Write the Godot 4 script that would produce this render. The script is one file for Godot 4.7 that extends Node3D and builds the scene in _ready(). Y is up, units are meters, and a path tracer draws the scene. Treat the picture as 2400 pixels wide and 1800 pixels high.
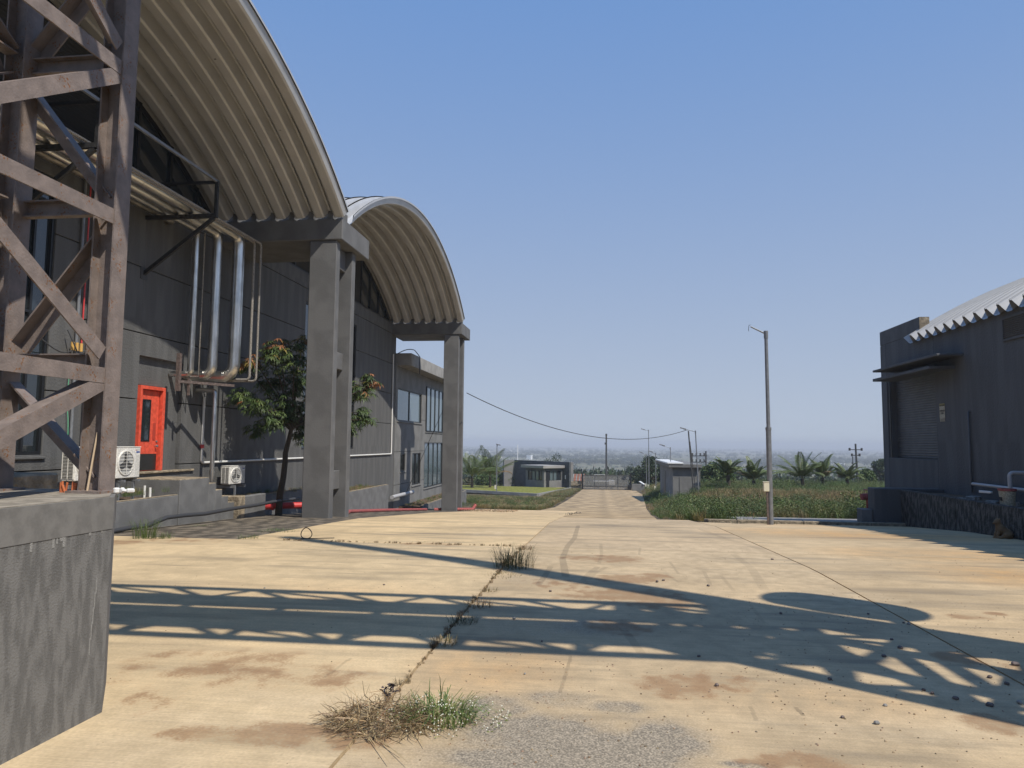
extends Node3D
# Factory yard: barrel-vaulted grey halls, a pipe-bridge tower, a warehouse, a road running down to a gate, a hazy plain.
# x: across (the halls stand at negative x), y: up, z: the road runs towards -z. Units are metres.

const FOCAL := 1680.0            # focal length in photograph pixels (2400 x 1800)
const YAW := 7.075
const PITCH := 4.736
const ROLL := 0.5
const EYE := Vector3(0, 1.65, 0)
const SUN := Vector3(-1.0, -1.6, -0.72)
const WALL_X := -11.5            # face of the halls' end wall
const ARCH_R := 15.9
const ARCH_HALF := 0.6034        # half the angle that the arch spans
const ARCH_CY := -4.6            # centre height of the arches
const V1_CZ := -11.05            # middle of the near vault
const V2_CZ := -29.5            # middle of the far vault
const PROFILE := [[20.0, 0.05], [0.0, 0.0], [-11.0, -0.13], [-20.0, -0.52], [-29.0, -1.2], [-38.4, -2.0], [-52.0, -2.9], [-92.0, -4.3], [-112.0, -4.95], [-160.0, -8.5], [-260.0, -18.0], [-420.0, -26.0], [-20000.0, -26.0]]

var lens: Basis
var rng := RandomNumberGenerator.new()
var M := {}
var taken := {}

func _ready() -> void:
	rng.seed = 7
	set_view()
	make_materials()
	build_ground()
	build_vault_hall()
	build_annex()
	build_wall_services()
	build_dock_and_tower()
	build_bridge_and_chimney()
	build_warehouse()
	build_poles()
	build_gate_side()
	build_plants()
	build_small_things()
	build_far_plain()

func set_view() -> void:
	lens = Basis(Vector3.UP, deg_to_rad(YAW)) * Basis(Vector3.RIGHT, deg_to_rad(PITCH)) * Basis(Vector3(0, 0, 1), deg_to_rad(ROLL))
	var cam := Camera3D.new()
	cam.name = "camera"
	cam.transform = Transform3D(lens, EYE)
	cam.fov = rad_to_deg(2.0 * atan(900.0 / FOCAL))
	cam.near = 0.05
	cam.far = 30000.0
	cam.current = true
	add_child(cam)
	var sm := ProceduralSkyMaterial.new()
	sm.sky_top_color = Color(0.088, 0.23, 0.54).linear_to_srgb()
	sm.sky_horizon_color = Color(0.43, 0.49, 0.575).linear_to_srgb()
	sm.sky_curve = 0.27
	sm.ground_bottom_color = Color(0.2, 0.17, 0.13).linear_to_srgb()
	sm.ground_horizon_color = Color(0.34, 0.37, 0.42).linear_to_srgb()
	sm.sun_angle_max = 4.0
	sm.sun_curve = 0.05
	var sky := Sky.new()
	sky.sky_material = sm
	var env := Environment.new()
	env.background_mode = Environment.BG_SKY
	env.sky = sky
	env.background_energy_multiplier = 1.0
	env.tonemap_mode = Environment.TONE_MAPPER_LINEAR
	env.tonemap_exposure = 1.14
	env.fog_enabled = true
	env.fog_density = 0.0005
	env.fog_light_color = Color(0.94, 0.965, 1.0)
	env.sdfgi_enabled = true
	env.ssao_enabled = true
	env.ssil_enabled = true
	var we := WorldEnvironment.new()
	we.name = "world_environment"
	we.environment = env
	add_child(we)
	var sun := DirectionalLight3D.new()
	sun.name = "sun"
	sun.light_energy = 1.3
	sun.light_color = Color(1.0, 0.972, 0.925)
	sun.light_angular_distance = 0.53
	sun.shadow_enabled = true
	sun.look_at_from_position(Vector3.ZERO, SUN, Vector3.UP)
	add_child(sun)

# ---------- from a photograph pixel to a point on a known plane ----------
func ray(px: float, py: float) -> Vector3:
	return lens * Vector3((px - 1200.0) / FOCAL, -(py - 900.0) / FOCAL, -1.0)
func at_x(px: float, py: float, x: float) -> Vector3:
	var d := ray(px, py)
	return EYE + d * ((x - EYE.x) / d.x)
func at_z(px: float, py: float, z: float) -> Vector3:
	var d := ray(px, py)
	return EYE + d * ((z - EYE.z) / d.z)
func on_ground(px: float, py: float) -> Vector3:
	var d := ray(px, py)
	var t := 1.0
	while t < 400.0:
		var p := EYE + d * t
		if p.y <= gy(p.z):
			return p
		t += 0.02 + t * 0.001
	return EYE + d * 400.0

func gy(z: float) -> float:
	for i in PROFILE.size() - 1:
		var a: Array = PROFILE[i]
		var b: Array = PROFILE[i + 1]
		if z <= a[0] and z >= b[0]:
			return lerpf(a[1], b[1], (z - a[0]) / (b[0] - a[0]))
	return PROFILE[0][1]

func plot_y(x: float, z: float) -> float:
	# the overgrown plot beside the road lies a little higher than the road
	return gy(z) + 1.05 * smoothstep(4.5, 9.5, x) * smoothstep(-40.0, -58.0, z) * (1.0 - smoothstep(-96.0, -110.0, z))

# ---------- naming ----------
func numbered(called: String) -> String:
	if not taken.has(called):
		taken[called] = 0
		return called
	taken[called] += 1
	return "%s_%03d" % [called, taken[called]]
func tag(o: Node, label: String, category: String, group := "", kind := "") -> void:
	if label != "":
		o.set_meta("label", label)
	if category != "":
		o.set_meta("category", category)
	if group != "":
		o.set_meta("group", group)
	if kind != "":
		o.set_meta("kind", kind)
func thing(called: String, label: String, category: String, at := Vector3.ZERO, turn := 0.0, group := "") -> Node3D:
	var o := Node3D.new()
	o.name = numbered(called)
	o.position = at
	o.rotation.y = turn
	add_child(o)
	tag(o, label, category, group)
	return o
func part(called: String, mesh: Mesh, material: Material, parent: Node = null) -> MeshInstance3D:
	var o := MeshInstance3D.new()
	o.name = called if parent else numbered(called)
	o.mesh = mesh
	o.material_override = material
	(parent if parent else self).add_child(o, true)
	return o
func copy_of(o: Node3D, at: Vector3, turn := 0.0, label := "") -> Node3D:
	var called: String = String(o.name)
	if called.right(4).begins_with("_") and called.right(3).is_valid_int():
		called = called.left(-4)
	var c: Node3D = o.duplicate()
	c.name = numbered(called)
	add_child(c)
	c.position = at
	c.rotation.y = turn
	if label != "":
		c.set_meta("label", label)
	return c
func setting(called: String, mesh: Mesh, material: Material) -> MeshInstance3D:
	var o := part(called, mesh, material)
	o.set_meta("kind", "structure")
	return o

# ---------- geometry ----------
class Shape:
	var v := PackedVector3Array()
	var n := PackedVector3Array()
	var u := PackedVector2Array()
	var c := PackedColorArray()
	var tint := Color(1, 1, 1)
	var tinted := false
	func put(p: Vector3, nn: Vector3, t: Vector2) -> void:
		v.append(p)
		n.append(nn)
		u.append(t)
		c.append(tint)
	# corners run counter-clockwise seen from outside
	func tri(a: Vector3, b: Vector3, d: Vector3) -> void:
		var nn := (b - a).cross(d - a).normalized()
		put(a, nn, Vector2(0, 0))
		put(d, nn, Vector2(1, 1))
		put(b, nn, Vector2(1, 0))
	func quad(a: Vector3, b: Vector3, d: Vector3, e: Vector3) -> void:
		var nn := (d - a).cross(e - b).normalized()
		put(a, nn, Vector2(0, 0))
		put(d, nn, Vector2(1, 1))
		put(b, nn, Vector2(1, 0))
		put(a, nn, Vector2(0, 0))
		put(e, nn, Vector2(0, 1))
		put(d, nn, Vector2(1, 1))
	func quad_s(a: Vector3, b: Vector3, d: Vector3, e: Vector3, na: Vector3, nb: Vector3, nd: Vector3, ne: Vector3, ta := Vector2(0, 0), tb := Vector2(1, 0), td := Vector2(1, 1), te := Vector2(0, 1)) -> void:
		put(a, na, ta)
		put(d, nd, td)
		put(b, nb, tb)
		put(a, na, ta)
		put(e, ne, te)
		put(d, nd, td)
	func box(at: Vector3, size: Vector3, b := Basis.IDENTITY) -> Shape:
		var h := size * 0.5
		var p: Array[Vector3] = []
		for i in 8:
			p.append(at + b * Vector3(h.x if i & 1 else -h.x, h.y if i & 2 else -h.y, h.z if i & 4 else -h.z))
		quad(p[4], p[5], p[7], p[6])
		quad(p[1], p[0], p[2], p[3])
		quad(p[5], p[1], p[3], p[7])
		quad(p[0], p[4], p[6], p[2])
		quad(p[6], p[7], p[3], p[2])
		quad(p[0], p[1], p[5], p[4])
		return self
	func span(lo: Vector3, hi: Vector3) -> Shape:
		return box((lo + hi) * 0.5, (hi - lo).abs())
	# a box whose edges are cut by r
	func cut(at: Vector3, size: Vector3, r: float, b := Basis.IDENTITY) -> Shape:
		var h := size * 0.5
		var k := func(sx: float, sy: float, sz: float, axis: int) -> Vector3:
			var q := Vector3(sx * h.x, sy * h.y, sz * h.z)
			if axis != 0:
				q.x -= sx * r
			if axis != 1:
				q.y -= sy * r
			if axis != 2:
				q.z -= sz * r
			return at + b * q
		for s in [-1.0, 1.0]:
			face(k.call(s, -1, -1, 0), k.call(s, 1, -1, 0), k.call(s, 1, 1, 0), k.call(s, -1, 1, 0), at)
			face(k.call(-1, s, -1, 1), k.call(1, s, -1, 1), k.call(1, s, 1, 1), k.call(-1, s, 1, 1), at)
			face(k.call(-1, -1, s, 2), k.call(1, -1, s, 2), k.call(1, 1, s, 2), k.call(-1, 1, s, 2), at)
			for t in [-1.0, 1.0]:
				face(k.call(s, t, -1, 0), k.call(s, t, 1, 0), k.call(s, t, 1, 1), k.call(s, t, -1, 1), at)
				face(k.call(s, -1, t, 0), k.call(s, 1, t, 0), k.call(s, 1, t, 2), k.call(s, -1, t, 2), at)
				face(k.call(-1, s, t, 1), k.call(1, s, t, 1), k.call(1, s, t, 2), k.call(-1, s, t, 2), at)
				for w in [-1.0, 1.0]:
					var a: Vector3 = k.call(s, t, w, 0)
					var d: Vector3 = k.call(s, t, w, 1)
					var e: Vector3 = k.call(s, t, w, 2)
					if (d - a).cross(e - a).dot((a + d + e) / 3.0 - at) < 0.0:
						tri(a, e, d)
					else:
						tri(a, d, e)
		return self
	func cut_span(lo: Vector3, hi: Vector3, r := 0.012) -> Shape:
		return cut((lo + hi) * 0.5, (hi - lo).abs(), r)
	func face(a: Vector3, b: Vector3, d: Vector3, e: Vector3, inside: Vector3) -> void:
		if (d - a).cross(e - b).dot((a + b + d + e) * 0.25 - inside) < 0.0:
			quad(a, e, d, b)
		else:
			quad(a, b, d, e)
	static func along(p: Vector3, q: Vector3, hint := Vector3.UP) -> Basis:
		var y := (q - p).normalized()
		if absf(y.dot(hint)) > 0.99:
			hint = Vector3.RIGHT if absf(y.x) < 0.9 else Vector3(0, 0, 1)
		var x := hint.cross(y).normalized()
		return Basis(x, y, x.cross(y).normalized())
	# bar of width w (across) and height h (towards the hint) from p to q
	func bar(p: Vector3, q: Vector3, w: float, h: float, hint := Vector3.UP) -> Shape:
		return box((p + q) * 0.5, Vector3(w, p.distance_to(q), h), along(p, q, hint))
	# an outline (x across, y towards the hint; counter-clockwise) swept from p to q
	func sweep(outline: PackedVector2Array, p: Vector3, q: Vector3, hint := Vector3.UP) -> Shape:
		var b := along(p, q, hint)
		var k := outline.size()
		for i in k:
			var s := outline[i]
			var t := outline[(i + 1) % k]
			var o1 := b.x * s.x + b.z * s.y
			var o2 := b.x * t.x + b.z * t.y
			quad(p + o2, p + o1, q + o1, q + o2)
		var ids := Geometry2D.triangulate_polygon(outline)
		for i in range(0, ids.size(), 3):
			var a := outline[ids[i]]
			var d := outline[ids[i + 1]]
			var e := outline[ids[i + 2]]
			if (d - a).cross(e - a) < 0.0:
				var w := d
				d = e
				e = w
			tri(p + b.x * a.x + b.z * a.y, p + b.x * d.x + b.z * d.y, p + b.x * e.x + b.z * e.y)
			tri(q + b.x * a.x + b.z * a.y, q + b.x * e.x + b.z * e.y, q + b.x * d.x + b.z * d.y)
		return self
	# round tube through the points; radii one per point, or one for all
	func tube(pts: Array, radii: Array, sides := 12, caps := true) -> Shape:
		var rings: Array = []
		var nrm: Array = []
		var prev := Vector3.ZERO
		for i in pts.size():
			var dir: Vector3
			if i == 0:
				dir = pts[1] - pts[0]
			elif i == pts.size() - 1:
				dir = pts[i] - pts[i - 1]
			else:
				dir = (pts[i + 1] - pts[i]).normalized() + (pts[i] - pts[i - 1]).normalized()
			dir = dir.normalized()
			var x: Vector3
			if prev == Vector3.ZERO:
				x = (Vector3.UP if absf(dir.y) < 0.9 else Vector3.RIGHT).cross(dir).normalized()
			else:
				x = (prev - dir * prev.dot(dir)).normalized()
			prev = x
			var y := dir.cross(x)
			var r: float = radii[min(i, radii.size() - 1)]
			var ring := PackedVector3Array()
			var nn := PackedVector3Array()
			for s in sides:
				var a := TAU * s / sides
				var o := x * cos(a) + y * sin(a)
				ring.append(pts[i] + o * r)
				nn.append(o)
			rings.append(ring)
			nrm.append(nn)
		for i in pts.size() - 1:
			for s in sides:
				var t := (s + 1) % sides
				quad_s(rings[i][s], rings[i][t], rings[i + 1][t], rings[i + 1][s], nrm[i][s], nrm[i][t], nrm[i + 1][t], nrm[i + 1][s],
					Vector2(float(s) / sides, i), Vector2(float(s + 1) / sides, i), Vector2(float(s + 1) / sides, i + 1), Vector2(float(s) / sides, i + 1))
		if caps:
			var last: int = pts.size() - 1
			for s in sides:
				var t := (s + 1) % sides
				tri(pts[0], rings[0][t], rings[0][s])
				tri(pts[last], rings[last][s], rings[last][t])
		return self
	# outline of (radius, height) pairs turned about the y axis at the place
	func lathe(outline: Array, at := Vector3.ZERO, sides := 16, b := Basis.IDENTITY) -> Shape:
		for i in outline.size() - 1:
			var p: Vector2 = outline[i]
			var q: Vector2 = outline[i + 1]
			var dir := q - p
			for s in sides:
				var a0 := TAU * s / sides
				var a1 := TAU * (s + 1) / sides
				var d0 := Vector3(cos(a0), 0, -sin(a0))
				var d1 := Vector3(cos(a1), 0, -sin(a1))
				var n0 := (d0 * dir.y - Vector3.UP * dir.x).normalized()
				var n1 := (d1 * dir.y - Vector3.UP * dir.x).normalized()
				quad_s(at + b * (d0 * p.x + Vector3.UP * p.y), at + b * (d1 * p.x + Vector3.UP * p.y), at + b * (d1 * q.x + Vector3.UP * q.y), at + b * (d0 * q.x + Vector3.UP * q.y), b * n0, b * n1, b * n1, b * n0)
		return self
	func mesh() -> ArrayMesh:
		var a := []
		a.resize(Mesh.ARRAY_MAX)
		a[Mesh.ARRAY_VERTEX] = v
		a[Mesh.ARRAY_NORMAL] = n
		a[Mesh.ARRAY_TEX_UV] = u
		if tinted:
			a[Mesh.ARRAY_COLOR] = c
		var m := ArrayMesh.new()
		m.add_surface_from_arrays(Mesh.PRIMITIVE_TRIANGLES, a)
		return m

func bend(a: Vector3, corner: Vector3, b: Vector3, r: float, steps := 8) -> Array:
	# a rounded corner between two straight runs
	var da := (a - corner).normalized()
	var db := (b - corner).normalized()
	var half := acos(clampf(da.dot(db), -1, 1)) * 0.5
	var cut_back := r / tan(half)
	var mid := corner + (da + db).normalized() * (r / sin(half))
	var s := corner + da * cut_back - mid
	var e := corner + db * cut_back - mid
	var out := []
	for i in steps + 1:
		out.append(mid + s.slerp(e, float(i) / steps))
	return out
func angle_iron(w: float, t: float) -> PackedVector2Array:
	return PackedVector2Array([Vector2(0, 0), Vector2(w, 0), Vector2(w, t), Vector2(t, t), Vector2(t, w), Vector2(0, w)])
func channel(w: float, h: float, t: float) -> PackedVector2Array:
	return PackedVector2Array([Vector2(-w / 2, 0), Vector2(w / 2, 0), Vector2(w / 2, h), Vector2(w / 2 - t, h), Vector2(w / 2 - t, t), Vector2(-w / 2 + t, t), Vector2(-w / 2 + t, h), Vector2(-w / 2, h)])
func rnd(a: float, b: float) -> float:
	return rng.randf_range(a, b)

# ---------- materials ----------
func lin(r: float, g: float, b: float) -> Color:
	return Color(r, g, b).linear_to_srgb()
func noise_image(seed_no: int, freq: float, w: int, h: int, octaves := 4, kind := FastNoiseLite.TYPE_SIMPLEX_SMOOTH, seamless := true) -> Image:
	var f := FastNoiseLite.new()
	f.seed = seed_no
	f.noise_type = kind
	f.frequency = freq
	f.fractal_octaves = octaves
	if kind == FastNoiseLite.TYPE_CELLULAR:
		f.fractal_type = FastNoiseLite.FRACTAL_NONE
	var im := f.get_seamless_image(w, h) if seamless else f.get_image(w, h)
	im.convert(Image.FORMAT_L8)
	return im
# a tiling grey picture between lo and hi, with optional dark or light specks, to be multiplied with a colour
func mottle(seed_no: int, freq: float, lo: float, hi: float, fine := 0.0, stretch := 1.0, size := 512) -> ImageTexture:
	var a := noise_image(seed_no, freq, size, size, 5)
	var b := noise_image(seed_no + 1, 0.11, size, size, 2)
	if stretch != 1.0:
		a = noise_image(seed_no, freq, size, int(size / stretch), 4)
		a.resize(size, size, Image.INTERPOLATE_CUBIC)
	var da := a.get_data()
	var db := b.get_data()
	var out := PackedByteArray()
	out.resize(size * size)
	for i in size * size:
		var k: float = lerpf(lo, hi, smoothstep(60.0, 200.0, da[i])) + fine * (db[i] / 255.0 - 0.5)
		out[i] = clampi(int(k * 255.0), 0, 255)
	return ImageTexture.create_from_image(Image.create_from_data(size, size, false, Image.FORMAT_L8, out))
func bumps(seed_no: int, freq: float, strength: float, size := 512, octaves := 3, kind := FastNoiseLite.TYPE_SIMPLEX_SMOOTH) -> ImageTexture:
	var im := noise_image(seed_no, freq, size, size, octaves, kind)
	im.convert(Image.FORMAT_RGBA8)
	im.bump_map_to_normal_map(strength)
	return ImageTexture.create_from_image(im)
func plain(color: Color, rough := 0.8, metal := 0.0) -> StandardMaterial3D:
	var m := StandardMaterial3D.new()
	m.albedo_color = color
	m.roughness = rough
	m.metallic = metal
	return m
func worn(color: Color, rough: float, tex: Texture2D, metres: float, normal: Texture2D = null, depth := 0.5, metal := 0.0, stretch := 1.0) -> StandardMaterial3D:
	var m := plain(color, rough, metal)
	m.albedo_texture = tex
	m.uv1_triplanar = true
	m.uv1_world_triplanar = true
	m.uv1_triplanar_sharpness = 6.0
	m.uv1_scale = Vector3(1.0 / metres, 1.0 / metres / stretch, 1.0 / metres)
	if normal:
		m.normal_enabled = true
		m.normal_texture = normal
		m.normal_scale = depth
	return m
func make_materials() -> void:
	var soft := mottle(11, 0.006, 0.9, 1.0, 0.04)
	var patchy := mottle(21, 0.012, 0.78, 1.0, 0.1)
	var streak := mottle(31, 0.012, 0.9, 1.0, 0.04, 7.0)
	var grain := bumps(41, 0.09, 3.0)
	var stucco := bumps(51, 0.045, 9.0, 512, 4)
	M.wall = worn(lin(0.118, 0.118, 0.116), 0.85, streak, 3.2, grain, 0.35)
	M.wall_dark = worn(lin(0.088, 0.093, 0.1), 0.8, streak, 4.0, grain, 0.3)
	M.groove = plain(lin(0.03, 0.03, 0.032), 0.9)
	M.column = worn(lin(0.14, 0.14, 0.14), 0.85, soft, 3.4, grain, 0.12)
	M.annex = worn(lin(0.2, 0.198, 0.19), 0.85, soft, 4.0, grain, 0.3)
	M.fascia = worn(lin(0.33, 0.32, 0.3), 0.85, soft, 3.0, grain, 0.3)
	M.bare = worn(lin(0.36, 0.295, 0.205), 0.9, patchy, 1.7, stucco, 0.5)
	M.planter = worn(lin(0.17, 0.17, 0.168), 0.9, soft, 1.9, grain, 0.4)
	M.stain_wall = worn(lin(0.12, 0.115, 0.105), 0.92, mottle(61, 0.03, 0.5, 1.0, 0.2, 3.0), 1.8, stucco, 0.6)
	M.roof = worn(lin(0.5, 0.5, 0.495), 0.45, mottle(71, 0.006, 0.95, 1.0, 0.02), 4.0, null, 0.0, 0.25)
	M.roof_in = worn(lin(0.52, 0.5, 0.46), 0.5, mottle(75, 0.01, 0.86, 1.0, 0.04), 2.5, null, 0.0, 0.25)
	M.glass = plain(lin(0.02, 0.026, 0.03), 0.04)
	M.glass.metallic_specular = 0.8
	M.glass_pale = plain(lin(0.16, 0.21, 0.23), 0.03)
	M.glass_pale.metallic_specular = 1.0
	M.glass_pale.metallic = 0.35
	M.frame = plain(lin(0.012, 0.013, 0.015), 0.45)
	M.louvre = plain(lin(0.03, 0.032, 0.035), 0.6)
	M.inside = plain(lin(0.03, 0.03, 0.03), 0.9)
	M.steel = worn(lin(0.26, 0.21, 0.185), 0.62, make_rust(), 1.3, bumps(81, 0.12, 2.0), 0.3)
	M.black_steel = worn(lin(0.03, 0.03, 0.032), 0.6, patchy, 0.8)
	M.post_steel = worn(lin(0.16, 0.12, 0.105), 0.6, patchy, 0.6)
	M.duct = worn(lin(0.78, 0.77, 0.74), 0.3, mottle(91, 0.006, 0.9, 1.0, 0.0), 2.4, null, 0.0, 1.0)
	M.duct_dull = worn(lin(0.42, 0.39, 0.34), 0.36, mottle(97, 0.006, 0.8, 1.0, 0.0), 2.0, null, 0.0, 0.9)
	M.pipe_old = worn(lin(0.55, 0.51, 0.45), 0.55, mottle(99, 0.05, 0.35, 1.0, 0.2), 0.5)
	M.pvc = plain(lin(0.7, 0.69, 0.66), 0.45)
	M.pvc_grey = plain(lin(0.4, 0.4, 0.41), 0.5)
	M.hose = plain(lin(0.045, 0.046, 0.05), 0.55)
	M.red_pipe = worn(lin(0.62, 0.06, 0.06), 0.4, soft, 0.7)
	M.red_dull = worn(lin(0.42, 0.1, 0.09), 0.7, patchy, 0.5)
	M.orange = worn(lin(0.78, 0.105, 0.055), 0.5, mottle(101, 0.015, 0.88, 1.0, 0.04), 1.2)
	M.orange_dark = plain(lin(0.4, 0.05, 0.03), 0.5)
	M.kick = plain(lin(0.09, 0.09, 0.085), 0.3, 0.8)
	M.ac_white = worn(lin(0.78, 0.76, 0.7), 0.45, mottle(111, 0.02, 0.88, 1.0, 0.05), 0.6)
	M.ac_grey = plain(lin(0.42, 0.42, 0.4), 0.5)
	M.ac_dark = plain(lin(0.05, 0.05, 0.05), 0.6)
	M.zinc = worn(lin(0.24, 0.25, 0.265), 0.5, soft, 0.8, null, 0.0, 0.3)
	M.pole_dark = plain(lin(0.06, 0.06, 0.06), 0.7)
	M.wire = plain(lin(0.03, 0.03, 0.03), 0.6)
	M.shutter = worn(lin(0.09, 0.092, 0.097), 0.5, soft, 2.0, null, 0.0, 0.2)
	M.cream = plain(lin(0.72, 0.68, 0.52), 0.5)
	M.cream_dirty = worn(lin(0.5, 0.46, 0.34), 0.6, patchy, 0.3)
	M.white = worn(lin(0.8, 0.8, 0.78), 0.5, soft, 2.0)
	M.far_white = plain(lin(0.85, 0.85, 0.85), 0.7)
	M.far_roof = plain(lin(0.3, 0.12, 0.08), 0.9)
	M.tile_red = plain(lin(0.34, 0.13, 0.08), 0.85)
	M.gate_sheet = plain(lin(0.22, 0.22, 0.21), 0.7)
	M.gate_sheet.transparency = BaseMaterial3D.TRANSPARENCY_ALPHA
	M.gate_sheet.albedo_color.a = 0.55
	M.bark = worn(lin(0.12, 0.095, 0.07), 0.95, mottle(121, 0.03, 0.5, 1.0, 0.2, 0.2), 0.5, bumps(125, 0.05, 6.0), 0.7)
	M.fur = worn(lin(0.33, 0.2, 0.1), 0.95, mottle(131, 0.05, 0.6, 1.0, 0.2), 0.25)
	M.ink = plain(lin(0.02, 0.02, 0.02), 0.7)
	M.blue_ink = plain(lin(0.05, 0.1, 0.3), 0.6)
	M.rope_tan = plain(lin(0.55, 0.42, 0.28), 0.85)
	for k in [["leaf", 0.45], ["grass", 0.5], ["dry", 0.4]]:
		var m := plain(Color.WHITE, 0.55)
		m.vertex_color_use_as_albedo = true
		m.backlight_enabled = true
		m.backlight = Color(k[1], k[1], k[1] * 0.6)
		M[k[0]] = m
	M.soil = worn(lin(0.2, 0.135, 0.085), 0.97, mottle(141, 0.04, 0.55, 1.0, 0.3), 0.8, bumps(145, 0.06, 8.0), 0.8)
	M.earth = worn(lin(0.17, 0.13, 0.075), 0.97, mottle(151, 0.01, 0.5, 1.0, 0.2), 9.0, bumps(155, 0.06, 6.0), 0.5)
	M.lawn = worn(lin(0.3, 0.3, 0.04), 0.95, mottle(161, 0.02, 0.7, 1.0, 0.3), 5.0, bumps(165, 0.1, 8.0), 0.7)
	M.stone = worn(lin(0.3, 0.29, 0.27), 0.9, patchy, 0.6)
# steel paint with rust freckles, in colour
func make_rust() -> ImageTexture:
	var s := 512
	var a := noise_image(171, 0.012, s, s, 3).get_data()
	var b := noise_image(172, 0.11, s, s, 3).get_data()
	var d := noise_image(173, 0.02, s, s, 4).get_data()
	var out := PackedByteArray()
	out.resize(s * s * 3)
	for i in s * s:
		var r := smoothstep(135.0, 215.0, a[i]) * smoothstep(165.0, 185.0, b[i])
		var k := 0.8 + 0.2 * d[i] / 255.0
		out[i * 3] = int(255 * k * lerpf(1.0, 0.98, r))
		out[i * 3 + 1] = int(255 * k * lerpf(1.0, 0.68, r))
		out[i * 3 + 2] = int(255 * k * lerpf(1.0, 0.36, r))
	return ImageTexture.create_from_image(Image.create_from_data(s, s, false, Image.FORMAT_RGB8, out))

# ---------- ground ----------
func sheet(x0: float, x1: float, z0: float, z1: float, lift: float, dx: float, dz: float, skirt := 0.12) -> ArrayMesh:
	# a slab that follows the ground from z0 (near) to z1 (far)
	var s := Shape.new()
	var nx := maxi(1, int(ceil((x1 - x0) / dx)))
	var nz := maxi(1, int(ceil((z0 - z1) / dz)))
	var p := func(i: int, j: int) -> Vector3:
		var z := lerpf(z0, z1, float(j) / nz)
		return Vector3(lerpf(x0, x1, float(i) / nx), gy(z) + lift, z)
	var nn := func(j: int) -> Vector3:
		var z := lerpf(z0, z1, float(j) / nz)
		return Vector3(0, 1.0, -(gy(z + 0.6) - gy(z - 0.6)) / 1.2).normalized()
	for j in nz:
		var na: Vector3 = nn.call(j)
		var nb: Vector3 = nn.call(j + 1)
		for i in nx:
			s.quad_s(p.call(i, j), p.call(i + 1, j), p.call(i + 1, j + 1), p.call(i, j + 1), na, na, nb, nb,
				Vector2(float(i) / nx, float(j) / nz), Vector2(float(i + 1) / nx, float(j) / nz), Vector2(float(i + 1) / nx, float(j + 1) / nz), Vector2(float(i) / nx, float(j + 1) / nz))
	var dn := Vector3.DOWN * skirt
	for j in nz:
		s.quad(p.call(0, j + 1) + dn, p.call(0, j) + dn, p.call(0, j), p.call(0, j + 1))
		s.quad(p.call(nx, j) + dn, p.call(nx, j + 1) + dn, p.call(nx, j + 1), p.call(nx, j))
	for i in nx:
		s.quad(p.call(i, 0) + dn, p.call(i + 1, 0) + dn, p.call(i + 1, 0), p.call(i, 0))
		s.quad(p.call(i + 1, nz) + dn, p.call(i, nz) + dn, p.call(i, nz), p.call(i + 1, nz))
	return s.mesh()

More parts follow.
